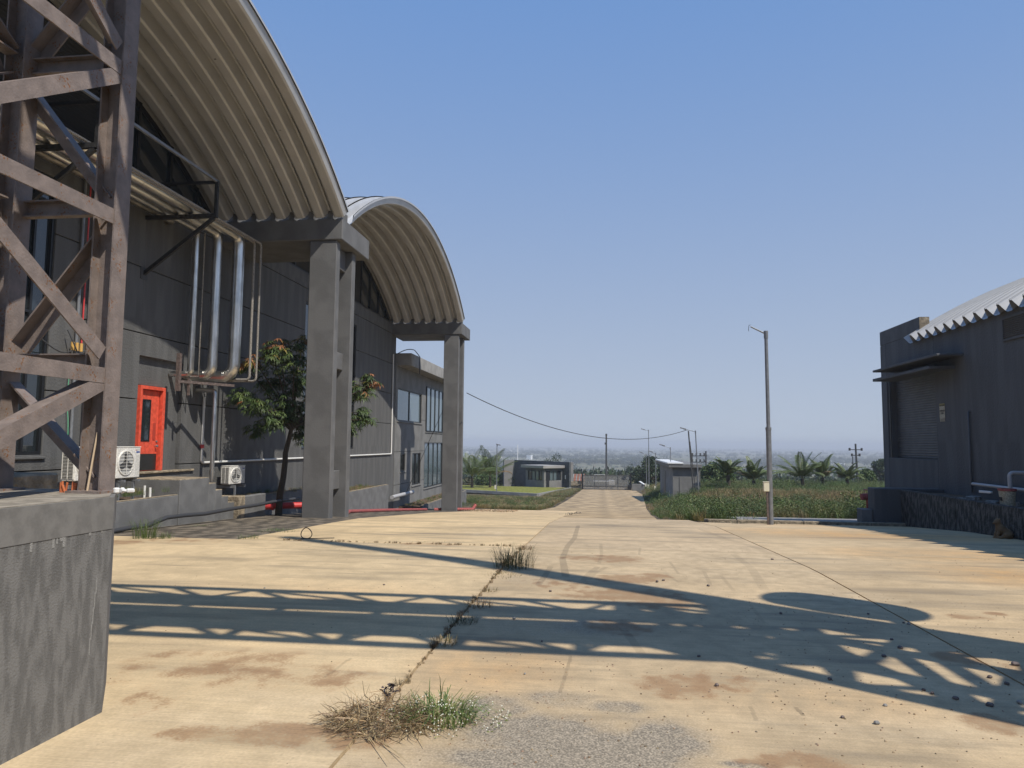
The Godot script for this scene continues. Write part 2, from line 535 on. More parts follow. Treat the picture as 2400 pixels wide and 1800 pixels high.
# patches of dirt and wear, read off the photograph: pixel, half width and half height in pixels, strength, kind (0 red earth, 1 grey grit, 2 dark stain, 3 pale cement, 4 ochre dust)
const PATCHES := [
	[560, 1728, 190, 22, 1.0, 0], [700, 1715, 140, 18, 0.9, 0], [820, 1740, 90, 20, 0.8, 0], [560, 1565, 210, 42, 0.5, 0], [700, 1590, 170, 30, 0.5, 0], [330, 1560, 60, 60, 0.35, 0], [350, 1640, 90, 40, 0.4, 0],
	[1590, 1612, 95, 26, 0.85, 0], [1640, 1600, 60, 30, 0.7, 0], [1520, 1600, 60, 12, 0.5, 0], [1710, 1590, 60, 16, 0.5, 0], [1440, 1310, 60, 8, 0.9, 0], [1370, 1308, 60, 5, 0.8, 0], [1470, 1358, 70, 9, 0.9, 0], [1540, 1352, 40, 8, 0.8, 0], [1480, 1395, 110, 14, 1.0, 0], [1560, 1415, 90, 14, 0.9, 0], [1380, 1400, 80, 10, 0.6, 0], [1460, 1470, 70, 16, 0.8, 0], [1310, 1372, 120, 14, 0.4, 0],
	[2270, 1447, 45, 6, 0.9, 0], [2330, 1440, 25, 4, 0.6, 0], [2250, 1545, 55, 14, 0.95, 0], [2330, 1700, 60, 20, 0.9, 0], [1900, 1790, 110, 22, 0.95, 0], [1800, 1790, 60, 12, 0.7, 0], [2390, 1575, 40, 16, 0.7, 0], [1700, 1605, 60, 24, 0.6, 0],
	[270, 1272, 60, 8, 0.9, 0], [430, 1266, 120, 7, 0.5, 0], [1000, 1276, 90, 3, 0.5, 0],
	[1250, 1720, 230, 60, 0.8, 1], [1400, 1760, 260, 60, 0.9, 1], [1150, 1660, 120, 40, 0.7, 1], [1560, 1740, 120, 60, 0.8, 1], [1300, 1790, 330, 40, 0.9, 1], [1450, 1660, 90, 20, 0.7, 1], [1300, 1640, 110, 24, 0.6, 1], [1750, 1795, 90, 12, 0.7, 1], [1250, 1470, 150, 30, 0.35, 1], [1400, 1470, 160, 26, 0.6, 1], [1250, 1360, 120, 16, 0.45, 1],
	[420, 1500, 90, 12, 0.6, 2], [330, 1535, 100, 10, 0.5, 2], [600, 1470, 120, 10, 0.3, 2], [1900, 1320, 160, 12, 0.35, 2], [2050, 1345, 160, 10, 0.35, 2], [2150, 1400, 220, 12, 0.4, 2], [1750, 1310, 120, 10, 0.3, 2], [1650, 1255, 180, 6, 0.35, 2], [1900, 1262, 200, 7, 0.35, 2], [1450, 1235, 200, 5, 0.45, 2], [1250, 1240, 180, 5, 0.3, 2], [1050, 1255, 160, 5, 0.4, 2], [900, 1310, 160, 8, 0.3, 2], [500, 1340, 120, 8, 0.3, 2], [1950, 1480, 150, 26, 0.3, 2], [2050, 1560, 120, 20, 0.3, 2], [1800, 1740, 200, 30, 0.3, 2],
	[500, 1690, 330, 30, 0.6, 3], [750, 1650, 260, 24, 0.7, 3], [250, 1770, 260, 60, 0.7, 3], [800, 1790, 300, 24, 0.5, 3], [1650, 1300, 260, 24, 0.4, 3], [1750, 1345, 260, 18, 0.4, 3], [1990, 1405, 120, 20, 0.5, 3], [1150, 1248, 60, 10, 0.5, 3], [1290, 1310, 60, 10, 0.4, 3], [2050, 1700, 300, 40, 0.4, 3], [2250, 1620, 200, 30, 0.35, 3],
	[2050, 1255, 260, 9, 0.9, 4], [2350, 1345, 150, 20, 0.9, 4], [2200, 1300, 200, 14, 0.7, 4], [2000, 1230, 160, 6, 0.5, 4], [1850, 1245, 120, 6, 0.5, 4], [700, 1420, 400, 60, 0.3, 4], [1900, 1640, 260, 40, 0.35, 4], [1150, 1560, 160, 60, 0.45, 4],
]
# scratches, tyre scuffs and cracks: pixel points, width in metres, strength
const SCUFFS := [
	[[1355, 1232], [1346, 1262], [1330, 1280], [1318, 1310], [1326, 1350]], 0.09, 0.6, [[1408, 1275], [1410, 1300], [1404, 1320]], 0.05, 0.35,
	[[1290, 1330], [1276, 1352], [1262, 1370]], 0.07, 0.5, [[1400, 1330], [1380, 1346], [1368, 1360]], 0.07, 0.45, [[1420, 1330], [1396, 1342], [1380, 1358]], 0.05, 0.4,
	[[1338, 1540], [1326, 1580], [1312, 1625]], 0.02, 0.5, [[1460, 1475], [1480, 1500], [1502, 1530]], 0.06, 0.4, [[1570, 1318], [1590, 1345]], 0.03, 0.4, [[1590, 1365], [1560, 1345]], 0.03, 0.3,
	[[1866, 1660], [1882, 1678]], 0.022, 0.8, [[1760, 1660], [1772, 1690]], 0.02, 0.4, [[820, 1545], [760, 1590]], 0.012, 0.4, [[1500, 1285], [1498, 1300]], 0.03, 0.4, [[1650, 1340], [1665, 1372]], 0.04, 0.35, [[1690, 1350], [1720, 1385]], 0.04, 0.3, [[1760, 1420], [1790, 1460]], 0.03, 0.25,
	[[1720, 1300], [1760, 1330], [1790, 1380]], 0.1, 0.25, [[1640, 1240], [1700, 1262], [1790, 1290]], 0.12, 0.25,
]
func slab_texture(x0: float, x1: float, z0: float, z1: float, w: int, h: int, seed_no: int, base: Color, broom: float) -> ImageTexture:
	var big := noise_image(seed_no, 1.2 / 256.0, w, h, 5, FastNoiseLite.TYPE_SIMPLEX_SMOOTH, false).get_data()
	var mid := noise_image(seed_no + 1, 0.03, w, h, 4, FastNoiseLite.TYPE_SIMPLEX_SMOOTH, false).get_data()
	var fine := noise_image(seed_no + 2, 0.8, w, h, 2, FastNoiseLite.TYPE_SIMPLEX, false).get_data()
	var li := noise_image(seed_no + 3, 0.14, maxi(16, w / 24), h, 3, FastNoiseLite.TYPE_SIMPLEX, false)
	li.resize(w, h, Image.INTERPOLATE_CUBIC)
	var lines := li.get_data()
	var sl := noise_image(seed_no + 4, 0.02, maxi(16, w / 7), h, 4, FastNoiseLite.TYPE_SIMPLEX_SMOOTH, false)
	sl.resize(w, h, Image.INTERPOLATE_CUBIC)
	var slow := sl.get_data()
	# weights of the five kinds of matter
	var lay: Array[PackedFloat32Array] = []
	for k in 6:
		var a := PackedFloat32Array()
		a.resize(w * h)
		lay.append(a)
	var to_u := w / (x1 - x0)
	var to_v := h / (z0 - z1)
	for q in PATCHES:
		var c := on_ground(q[0], q[1])
		var ex := on_ground(q[0] + q[2], q[1])
		var ez := on_ground(q[0], q[1] - q[3])
		var en := on_ground(q[0], q[1] + q[3])
		var rx: float = absf(ex.x - c.x) * to_u
		var rz: float = absf(ez.z - en.z) * 0.5 * to_v
		var u := (c.x - x0) * to_u
		var v := (z0 - c.z) * to_v
		var dst: PackedFloat32Array = lay[q[5]]
		for j in range(maxi(0, int(v - rz * 1.5)), mini(h, int(v + rz * 1.5))):
			for i in range(maxi(0, int(u - rx * 1.5)), mini(w, int(u + rx * 1.5))):
				var d := sqrt(pow((i - u) / rx, 2) + pow((j - v) / rz, 2))
				var at := j * w + i
				dst[at] = maxf(dst[at], q[4] * clampf(1.5 - d, 0.0, 1.0))
		lay[q[5]] = dst
	var dark: PackedFloat32Array = lay[5]
	for k in range(0, SCUFFS.size(), 3):
		var pts: Array = SCUFFS[k]
		for m in pts.size() - 1:
			var a := on_ground(pts[m][0], pts[m][1])
			var b := on_ground(pts[m + 1][0], pts[m + 1][1])
			var n := int(a.distance_to(b) * to_v) + 2
			var r: float = SCUFFS[k + 1] * 0.5 * to_u
			for t in n:
				var p := a.lerp(b, float(t) / n)
				var u := (p.x - x0) * to_u
				var v := (z0 - p.z) * to_v
				for j in range(maxi(0, int(v - r)), mini(h, int(v + r + 1))):
					for i in range(maxi(0, int(u - r)), mini(w, int(u + r + 1))):
						dark[j * w + i] = SCUFFS[k + 2]
	lay[5] = dark
	var e0: PackedFloat32Array = lay[0]
	var e1: PackedFloat32Array = lay[1]
	var e2: PackedFloat32Array = lay[2]
	var e3: PackedFloat32Array = lay[3]
	var e4: PackedFloat32Array = lay[4]
	var out := PackedByteArray()
	out.resize(w * h * 3)
	for i in w * h:
		var nb: float = big[i] / 255.0
		var nm: float = mid[i] / 255.0
		var nf: float = fine[i] / 255.0
		var nl: float = lines[i] / 255.0
		var ns: float = slow[i] / 255.0
		var k: float = (0.72 + 0.3 * nb + 0.3 * nm) * (1.0 + 0.5 * broom * (nl - 0.5)) * (0.86 + 0.28 * nf)
		var r: float = base.r * k
		var g: float = base.g * k
		var b: float = base.b * k
		# grey weathering in long soft streaks
		var t: float = clampf((ns - 0.56) * 2.4 * (0.3 + nm), 0.0, 0.5) + clampf(e2[i] * (nm + ns - 0.45), 0.0, 0.8)
		r = lerpf(r, 0.24 * k, t)
		g = lerpf(g, 0.19 * k, t)
		b = lerpf(b, 0.125 * k, t)
		t = clampf(e3[i] * (0.5 + nm - 0.35), 0.0, 0.8)
		r = lerpf(r, 0.56 * k, t)
		g = lerpf(g, 0.44 * k, t)
		b = lerpf(b, 0.28 * k, t)
		t = clampf(e4[i] * (nb + nm * 0.6 - 0.25), 0.0, 0.85)
		r = lerpf(r, 0.47 * k, t)
		g = lerpf(g, 0.27 * k, t)
		b = lerpf(b, 0.1 * k, t)
		t = clampf((e1[i] + nm * 0.5 - 0.45) * 2.4 * e1[i], 0.0, 1.0)
		var sp: float = 0.55 + 0.9 * clampf((nf - 0.35) * 2.2, 0.0, 1.0)
		r = lerpf(r, 0.33 * sp, t)
		g = lerpf(g, 0.275 * sp, t)
		b = lerpf(b, 0.2 * sp, t)
		t = clampf((e0[i] * 1.2 + (nm - 0.5) * 1.3 + (nb - 0.5) * 0.5 + (nf - 0.5) * 0.8 - 0.38) * 2.2, 0.0, 0.85) * minf(1.0, e0[i] * 3.0) * (0.55 + 0.45 * nm)
		r = lerpf(r, 0.27 * (0.8 + 0.4 * nf), t)
		g = lerpf(g, 0.15 * (0.8 + 0.4 * nf), t)
		b = lerpf(b, 0.068 * (0.8 + 0.4 * nf), t)
		var s: float = dark[i] * (0.4 + nm) * 0.8
		if nf > 0.93 and nm > 0.62:
			s = 0.6
		k = 1.0 - 0.6 * s
		out[i * 3] = int(255.0 * pow(clampf(r * k, 0.0, 1.0), 0.4545))
		out[i * 3 + 1] = int(255.0 * pow(clampf(g * k, 0.0, 1.0), 0.4545))
		out[i * 3 + 2] = int(255.0 * pow(clampf(b * k, 0.0, 1.0), 0.4545))
	return ImageTexture.create_from_image(Image.create_from_data(w, h, false, Image.FORMAT_RGB8, out))
func slab(parent: Node, x0: float, x1: float, z0: float, z1: float, w: int, h: int, seed_no: int, base := Color(0.5, 0.39, 0.245), broom := 0.2, lift := 0.0) -> void:
	var m := plain(Color.WHITE, 0.92)
	m.albedo_texture = slab_texture(x0, x1, z0, z1, w, h, seed_no, base, broom)
	m.texture_repeat = false
	m.normal_enabled = true
	m.normal_texture = M.broom
	m.normal_scale = 0.22
	m.uv1_scale = Vector3.ONE
	part("concrete_slab", sheet(x0, x1, z0, z1, lift, 2.0, 0.5), m, parent)
func build_ground() -> void:
	# ridges left by the broom, across the slabs
	var im := noise_image(201, 0.2, 16, 2048, 3, FastNoiseLite.TYPE_SIMPLEX, false)
	im.resize(96, 2048, Image.INTERPOLATE_CUBIC)
	im.convert(Image.FORMAT_RGBA8)
	im.bump_map_to_normal_map(1.5)
	M.broom = ImageTexture.create_from_image(im)
	# terrain: one sheet to the horizon
	var s := Shape.new()
	var zs := [20.0, 0.0, -11.0, -20.0, -25.0, -29.0, -38.4, -45.0, -52.0, -65.0, -80.0, -92.0, -100.0, -112.0, -125.0, -140.0, -160.0, -185.0, -210.0, -235.0, -260.0, -300.0, -340.0, -380.0, -420.0, -520.0, -650.0, -800.0, -1000.0, -1300.0, -1700.0, -2300.0, -3200.0, -4500.0, -6500.0, -9500.0, -14000.0]
	var xs := [-9000.0, -5000.0, -2600.0, -1400.0, -800.0, -450.0, -250.0, -140.0, -80.0, -45.0, -25.0, -12.0, 0.0, 12.0, 25.0, 45.0, 80.0, 140.0, 250.0, 450.0, 800.0, 1400.0, 2600.0, 5000.0, 9000.0]
	var rough := FastNoiseLite.new()
	rough.seed = 5
	rough.frequency = 0.004
	var h := func(x: float, z: float) -> Vector3:
		var y := gy(z) - 0.12
		if z < -130.0:
			y += rough.get_noise_2d(x, z) * clampf((-z - 130.0) / 300.0, 0.0, 1.0) * 6.0
		return Vector3(x, y, z)
	for j in zs.size() - 1:
		for i in xs.size() - 1:
			var a: Vector3 = h.call(xs[i], zs[j])
			var b: Vector3 = h.call(xs[i + 1], zs[j])
			var c: Vector3 = h.call(xs[i + 1], zs[j + 1])
			var d: Vector3 = h.call(xs[i], zs[j + 1])
			s.quad_s(a, b, c, d, Vector3.UP, Vector3.UP, Vector3.UP, Vector3.UP)
	var fields := worn(Color.WHITE, 0.97, make_fields(), 900.0)
	setting("ground", s.mesh(), fields)
	var near_earth := sheet(-40.0, 60.0, 4.0, -112.0, -0.06, 20.0, 3.0)
	setting("bare_earth", near_earth, M.earth)
	# the concrete yard, slab by slab; the joints between slabs stay open
	var yard := Node3D.new()
	yard.name = "concrete_yard"
	yard.set_meta("kind", "structure")
	add_child(yard)
	slab(yard, -13.0, -1.412, 0.0, -13.2, 1024, 1024, 301, Color(0.57, 0.435, 0.255), 0.2)
	slab(yard, -1.388, 3.038, 0.0, -13.2, 640, 1536, 311, Color(0.48, 0.362, 0.215), 0.3)
	slab(yard, 3.062, 9.4, 0.0, -13.2, 512, 1024, 321, Color(0.5, 0.372, 0.215), 0.26)
	slab(yard, -6.9, -1.412, -13.224, -29.0, 384, 768, 331, Color(0.58, 0.435, 0.245), 0.2)
	slab(yard, -1.388, 3.038, -13.224, -25.8, 512, 768, 341, Color(0.49, 0.37, 0.225), 0.24)
	slab(yard, 3.062, 9.4, -13.224, -23.6, 384, 640, 351, Color(0.5, 0.375, 0.22), 0.2)
	slab(yard, -6.9, -1.412, -29.024, -43.0, 256, 384, 361, Color(0.56, 0.415, 0.235), 0.15)
	# dark worn strip along the halls
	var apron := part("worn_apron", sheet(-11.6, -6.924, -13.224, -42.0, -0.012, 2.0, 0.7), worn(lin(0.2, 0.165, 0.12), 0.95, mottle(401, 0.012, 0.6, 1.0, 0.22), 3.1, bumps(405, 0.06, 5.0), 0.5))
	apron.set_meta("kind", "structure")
	# the road down to the gate, in bays
	var road := Node3D.new()
	road.name = "road"
	road.set_meta("kind", "structure")
	add_child(road)
	var rm := worn(lin(0.48, 0.35, 0.2), 0.95, mottle(411, 0.012, 0.74, 1.0, 0.12), 9.0)
	var bays := [[-25.824, -1.388, 1.95], [-34.0, -1.388, 2.35], [-43.02, -3.6, 2.8], [-52.0, -3.3, 3.2], [-62.0, -3.0, 3.7], [-72.0, -2.8, 4.15], [-82.0, -2.7, 4.6], [-91.0, -2.6, 5.0], [-99.4, -2.5, 5.3], [-112.0, -2.4, 5.5]]
	for i in bays.size() - 1:
		var a: Array = bays[i]
		var b: Array = bays[i + 1]
		var q := Shape.new()
		var n := 6
		for j in n:
			var t0 := float(j) / n
			var t1 := float(j + 1) / n - (0.003 if j == n - 1 else 0.0)
			var z0 := lerpf(a[0], b[0], t0)
			var z1 := lerpf(a[0], b[0], t1)
			var left: float = a[1]
			var pts: Array[Vector3] = []
			for e in [[t0, z0], [t1, z1]]:
				var l: float = lerpf(left, b[1] if i >= 2 else left, e[0])
				pts.append(Vector3(l, gy(e[1]), e[1]))
				pts.append(Vector3(lerpf(a[2], b[2], e[0]), gy(e[1]), e[1]))
			q.quad_s(pts[0], pts[1], pts[3], pts[2], Vector3.UP, Vector3.UP, Vector3.UP, Vector3.UP)
		part("road_bay", q.mesh(), rm, road)
	# the lane that leaves to the side behind the lamp post
	var side := part("side_lane", sheet(5.2, 42.0, -26.3, -37.0, 0.02, 4.0, 1.0), worn(lin(0.32, 0.3, 0.27), 0.95, mottle(421, 0.012, 0.7, 1.0, 0.15), 4.0))
	side.set_meta("kind", "structure")
	var kerb := Shape.new()
	for i in 6:
		var z := -23.95
		kerb.cut(Vector3(3.8 + i * 1.02, gy(z) + 0.0, z), Vector3(1.0, 0.2, 0.16), 0.015)
	setting("kerb", kerb.mesh(), M.bare)
	# the overgrown plot
	var plot := Shape.new()
	for j in 24:
		for i in 14:
			var v: Array[Vector3] = []
			for e in [[0, 0], [1, 0], [1, 1], [0, 1]]:
				var x: float = 4.4 + pow((i + e[0]) / 14.0, 1.4) * 60.0
				var z: float = -38.0 - (j + e[1]) * 3.1
				v.append(Vector3(x, plot_y(x, z) - 0.03, z))
			plot.quad_s(v[0], v[1], v[2], v[3], Vector3.UP, Vector3.UP, Vector3.UP, Vector3.UP)
	setting("plot_earth", plot.mesh(), M.earth)
	# lawn with a pale edging
	var lawn := Shape.new()
	var edge := Shape.new()
	var n2 := 16
	for j in n2:
		var q: Array[Vector3] = []
		for k in 2:
			var t := float(j + k) / n2
			var z := lerpf(-73.5, -101.0, t)
			q.append(Vector3(-40.0, gy(z) + 0.14, z - 5.0 + 14.0 * (1.0 - t) * -0.9))
			q.append(Vector3(lerpf(-6.4, -4.0, t), gy(z) + 0.14, z))
		lawn.quad(q[0], q[1], q[3], q[2])
		edge.bar(q[1] - Vector3(0, 0.06, 0), q[3] - Vector3(0, 0.06, 0), 0.22, 0.3)
		if j == 0:
			edge.bar(q[0] - Vector3(0, 0.06, 0), q[1] - Vector3(0, 0.06, 0), 0.22, 0.3)
	setting("lawn", lawn.mesh(), M.lawn)
	setting("lawn_kerb", edge.mesh(), M.fascia)
# fields of the plain: green, straw and bare strips
func make_fields() -> ImageTexture:
	var s := 512
	var a := noise_image(431, 0.02, s, s, 2, FastNoiseLite.TYPE_CELLULAR).get_data()
	var b := noise_image(432, 0.03, s, s, 5).get_data()
	var out := PackedByteArray()
	out.resize(s * s * 3)
	var cols := [Color(0.1, 0.12, 0.045), Color(0.17, 0.14, 0.075), Color(0.075, 0.11, 0.035), Color(0.2, 0.15, 0.09)]
	for i in s * s:
		var c: Color = cols[(a[i] / 9) % 4]
		var k := 0.6 + 0.7 * b[i] / 255.0
		out[i * 3] = int(255 * pow(c.r * k, 0.4545))
		out[i * 3 + 1] = int(255 * pow(c.g * k, 0.4545))
		out[i * 3 + 2] = int(255 * pow(c.b * k, 0.4545))
	return ImageTexture.create_from_image(Image.create_from_data(s, s, false, Image.FORMAT_RGB8, out))

# ---------- the barrel-vaulted hall ----------
func arch_panel() -> ArrayMesh:
	# one corrugated roof panel, 0.6 m wide along x (0 to -0.6), bent over the whole span; built about the arch centre
	var s := Shape.new()
	var prof := [Vector2(0.0, 0.2), Vector2(-0.02, 0.13), Vector2(-0.08, -0.04), Vector2(-0.13, -0.07), Vector2(-0.33, -0.07), Vector2(-0.38, -0.04), Vector2(-0.44, 0.13), Vector2(-0.48, 0.2), Vector2(-0.6, 0.2)]
	var half := ARCH_HALF
	var n := 32
	for i in prof.size() - 1:
		var a: Vector2 = prof[i]
		var b: Vector2 = prof[i + 1]
		for k in n:
			var t0 := lerpf(-half, half, float(k) / n)
			var t1 := lerpf(-half, half, float(k + 1) / n)
			var r0 := Vector3(0, cos(t0), -sin(t0))
			var r1 := Vector3(0, cos(t1), -sin(t1))
			var slope := (b.y - a.y) / (b.x - a.x)
			var n0 := (r0 - Vector3.RIGHT * slope).normalized()
			var n1 := (r1 - Vector3.RIGHT * slope).normalized()
			var q := Vector3.RIGHT
			s.quad_s(q * b.x + r0 * (ARCH_R - 0.2 + b.y), q * a.x + r0 * (ARCH_R - 0.2 + a.y), q * a.x + r1 * (ARCH_R - 0.2 + a.y), q * b.x + r1 * (ARCH_R - 0.2 + b.y), n0, n0, n1, n1)
	# the standing seam where two sheets are folded together
	for k in n:
		var t0 := lerpf(-half, half, float(k) / n)
		var t1 := lerpf(-half, half, float(k + 1) / n)
		var r0 := Vector3(0, cos(t0), -sin(t0))
		var r1 := Vector3(0, cos(t1), -sin(t1))
		for e in [[-0.51, 1.0], [-0.53, -1.0]]:
			var q: Vector3 = Vector3.RIGHT * e[0]
			var d: Vector3 = Vector3.RIGHT * e[1]
			var lo := ARCH_R - 0.03
			var hi := ARCH_R + 0.035
			s.quad_s(q + r0 * lo, q + r0 * hi, q + r1 * hi, q + r1 * lo, d, d, d, d)
	return s.mesh()
func arch_y(z: float, cz: float) -> float:
	var d := clampf(absf(z - cz), 0.0, ARCH_R - 0.1)
	return ARCH_CY + sqrt((ARCH_R - 0.2) * (ARCH_R - 0.2) - d * d)
const ROWS := [-3.2, 1.0, 2.67, 4.34, 6.01, 7.68, 8.26]
func wall_rows(parent: Node, z0: float, z1: float, lo: float, hi: float, mat: Material, x := WALL_X, called := "wall_panel") -> void:
	for i in ROWS.size() - 1:
		var a := maxf(ROWS[i] + (0.012 if ROWS[i] > lo else 0.0), lo)
		var b := minf(ROWS[i + 1] - (0.012 if ROWS[i + 1] < hi else 0.0), hi)
		if b - a > 0.05:
			part(called, Shape.new().cut_span(Vector3(x - 0.18, a, z1), Vector3(x, b, z0), 0.008).mesh(), mat, parent)
func tall_window(parent: Node, z0: float, z1: float, lo: float, hi: float, x: float, cols: int, bars: Array, glass: Material, depth := 0.1, fr := 0.07) -> void:
	# z0 near, z1 far; bars: heights of the cross bars
	var f := Shape.new()
	var xb := x - depth
	for z in [z0 - fr * 0.5, z1 + fr * 0.5]:
		f.span(Vector3(xb - 0.03, lo, z - fr * 0.5), Vector3(xb + 0.06, hi, z + fr * 0.5))
	for y in [lo + fr * 0.5, hi - fr * 0.5]:
		f.span(Vector3(xb - 0.028, y - fr * 0.5, z1 + fr), Vector3(xb + 0.058, y + fr * 0.5, z0 - fr))
	for k in range(1, cols):
		var z := lerpf(z0, z1, float(k) / cols)
		f.span(Vector3(xb - 0.026, lo + fr, z - fr * 0.4), Vector3(xb + 0.05, hi - fr, z + fr * 0.4))
	for y in bars:
		f.span(Vector3(xb - 0.024, y - fr * 0.4, z1 + fr), Vector3(xb + 0.046, y + fr * 0.4, z0 - fr))
	var w := part("window", f.mesh(), M.frame, parent)
	var ys: Array = [lo] + bars + [hi]
	for k in cols:
		for j in ys.size() - 1:
			var za := lerpf(z0, z1, float(k) / cols)
			var zb := lerpf(z0, z1, float(k + 1) / cols)
			var tilt := rng.randf_range(-0.004, 0.004)
			var q := Shape.new()
			q.quad(Vector3(xb + tilt, ys[j], za), Vector3(xb - tilt, ys[j], zb), Vector3(xb - tilt, ys[j + 1], zb), Vector3(xb + tilt, ys[j + 1], za))
			part("pane", q.mesh(), glass, w)
func gable(parent: Node, cz: float) -> void:
	var x := WALL_X - 0.12
	var lo := 8.28
	var edges := [-9.0, -7.9, -6.6, -5.2, -3.8, 0.0, 3.8, 5.2, 6.6, 7.9, 9.0]
	var bars := Shape.new()
	for e in edges:
		var z: float = cz + e
		bars.span(Vector3(x - 0.03, lo, z - 0.05), Vector3(x + 0.06, arch_y(z, cz) - 0.02, z + 0.05))
	bars.span(Vector3(x - 0.05, lo - 0.08, cz - 9.3), Vector3(x + 0.09, lo + 0.06, cz + 9.3))
	for k in 40:
		var za := cz - 9.0 + 18.0 * k / 40.0
		var zb := za + 18.0 / 40.0
		bars.bar(Vector3(x + 0.015, arch_y(za, cz) - 0.1, za), Vector3(x + 0.015, arch_y(zb, cz) - 0.1, zb), 0.07, 0.12)
	part("gable_frame", bars.mesh(), M.frame, parent)
	for k in edges.size() - 1:
		var za: float = cz + edges[k]
		var zb: float = cz + edges[k + 1]
		if absf(edges[k] + edges[k + 1]) < 7.0:
			var sl := Shape.new()
			var y := lo + 0.1
			while y < minf(arch_y(za, cz), arch_y(zb, cz)) - 0.12:
				sl.box(Vector3(x, y, (za + zb) * 0.5), Vector3(0.1, 0.012, zb - za - 0.1), Basis(Vector3(0, 0, 1), 0.7))
				y += 0.1
			part("louvre", sl.mesh(), M.louvre, parent)
			var back := Shape.new()
			back.quad(Vector3(x - 0.08, lo, zb), Vector3(x - 0.08, lo, za), Vector3(x - 0.08, arch_y(za, cz) - 0.05, za), Vector3(x - 0.08, arch_y(zb, cz) - 0.05, zb))
			part("louvre_back", back.mesh(), M.inside, parent)
			continue
		var q := Shape.new()
		q.quad(Vector3(x, lo, zb), Vector3(x, lo, za), Vector3(x, arch_y(za, cz) - 0.05, za), Vector3(x, arch_y(zb, cz) - 0.05, zb))
		part("pane", q.mesh(), M.glass, parent)
func column_pair(parent: Node, z: float, foot: float) -> void:
	for k in [0.0, -1.35]:
		part("column", Shape.new().cut_span(Vector3(-8.57, foot, z + k - 0.3), Vector3(-7.74, 7.6, z + k), 0.02).mesh(), M.column, parent)
	for y in [[6.95, 7.585], [3.86, 4.38], [0.22, 0.78]]:
		part("tie_beam", Shape.new().cut_span(Vector3(-8.44, y[0], z - 1.352), Vector3(-7.96, y[1], z - 0.298), 0.015).mesh(), M.column, parent)
	var b := part("roof_beam", Shape.new().cut_span(Vector3(WALL_X - 0.1, 7.605, z - 2.42), Vector3(-7.56, 8.26, z + 0.05), 0.025).mesh(), M.column, parent)
	part("gutter", Shape.new().span(Vector3(WALL_X - 8.0, 8.2, z - 0.5), Vector3(-7.62, 8.5, z - 0.03)).mesh(), M.column, b)
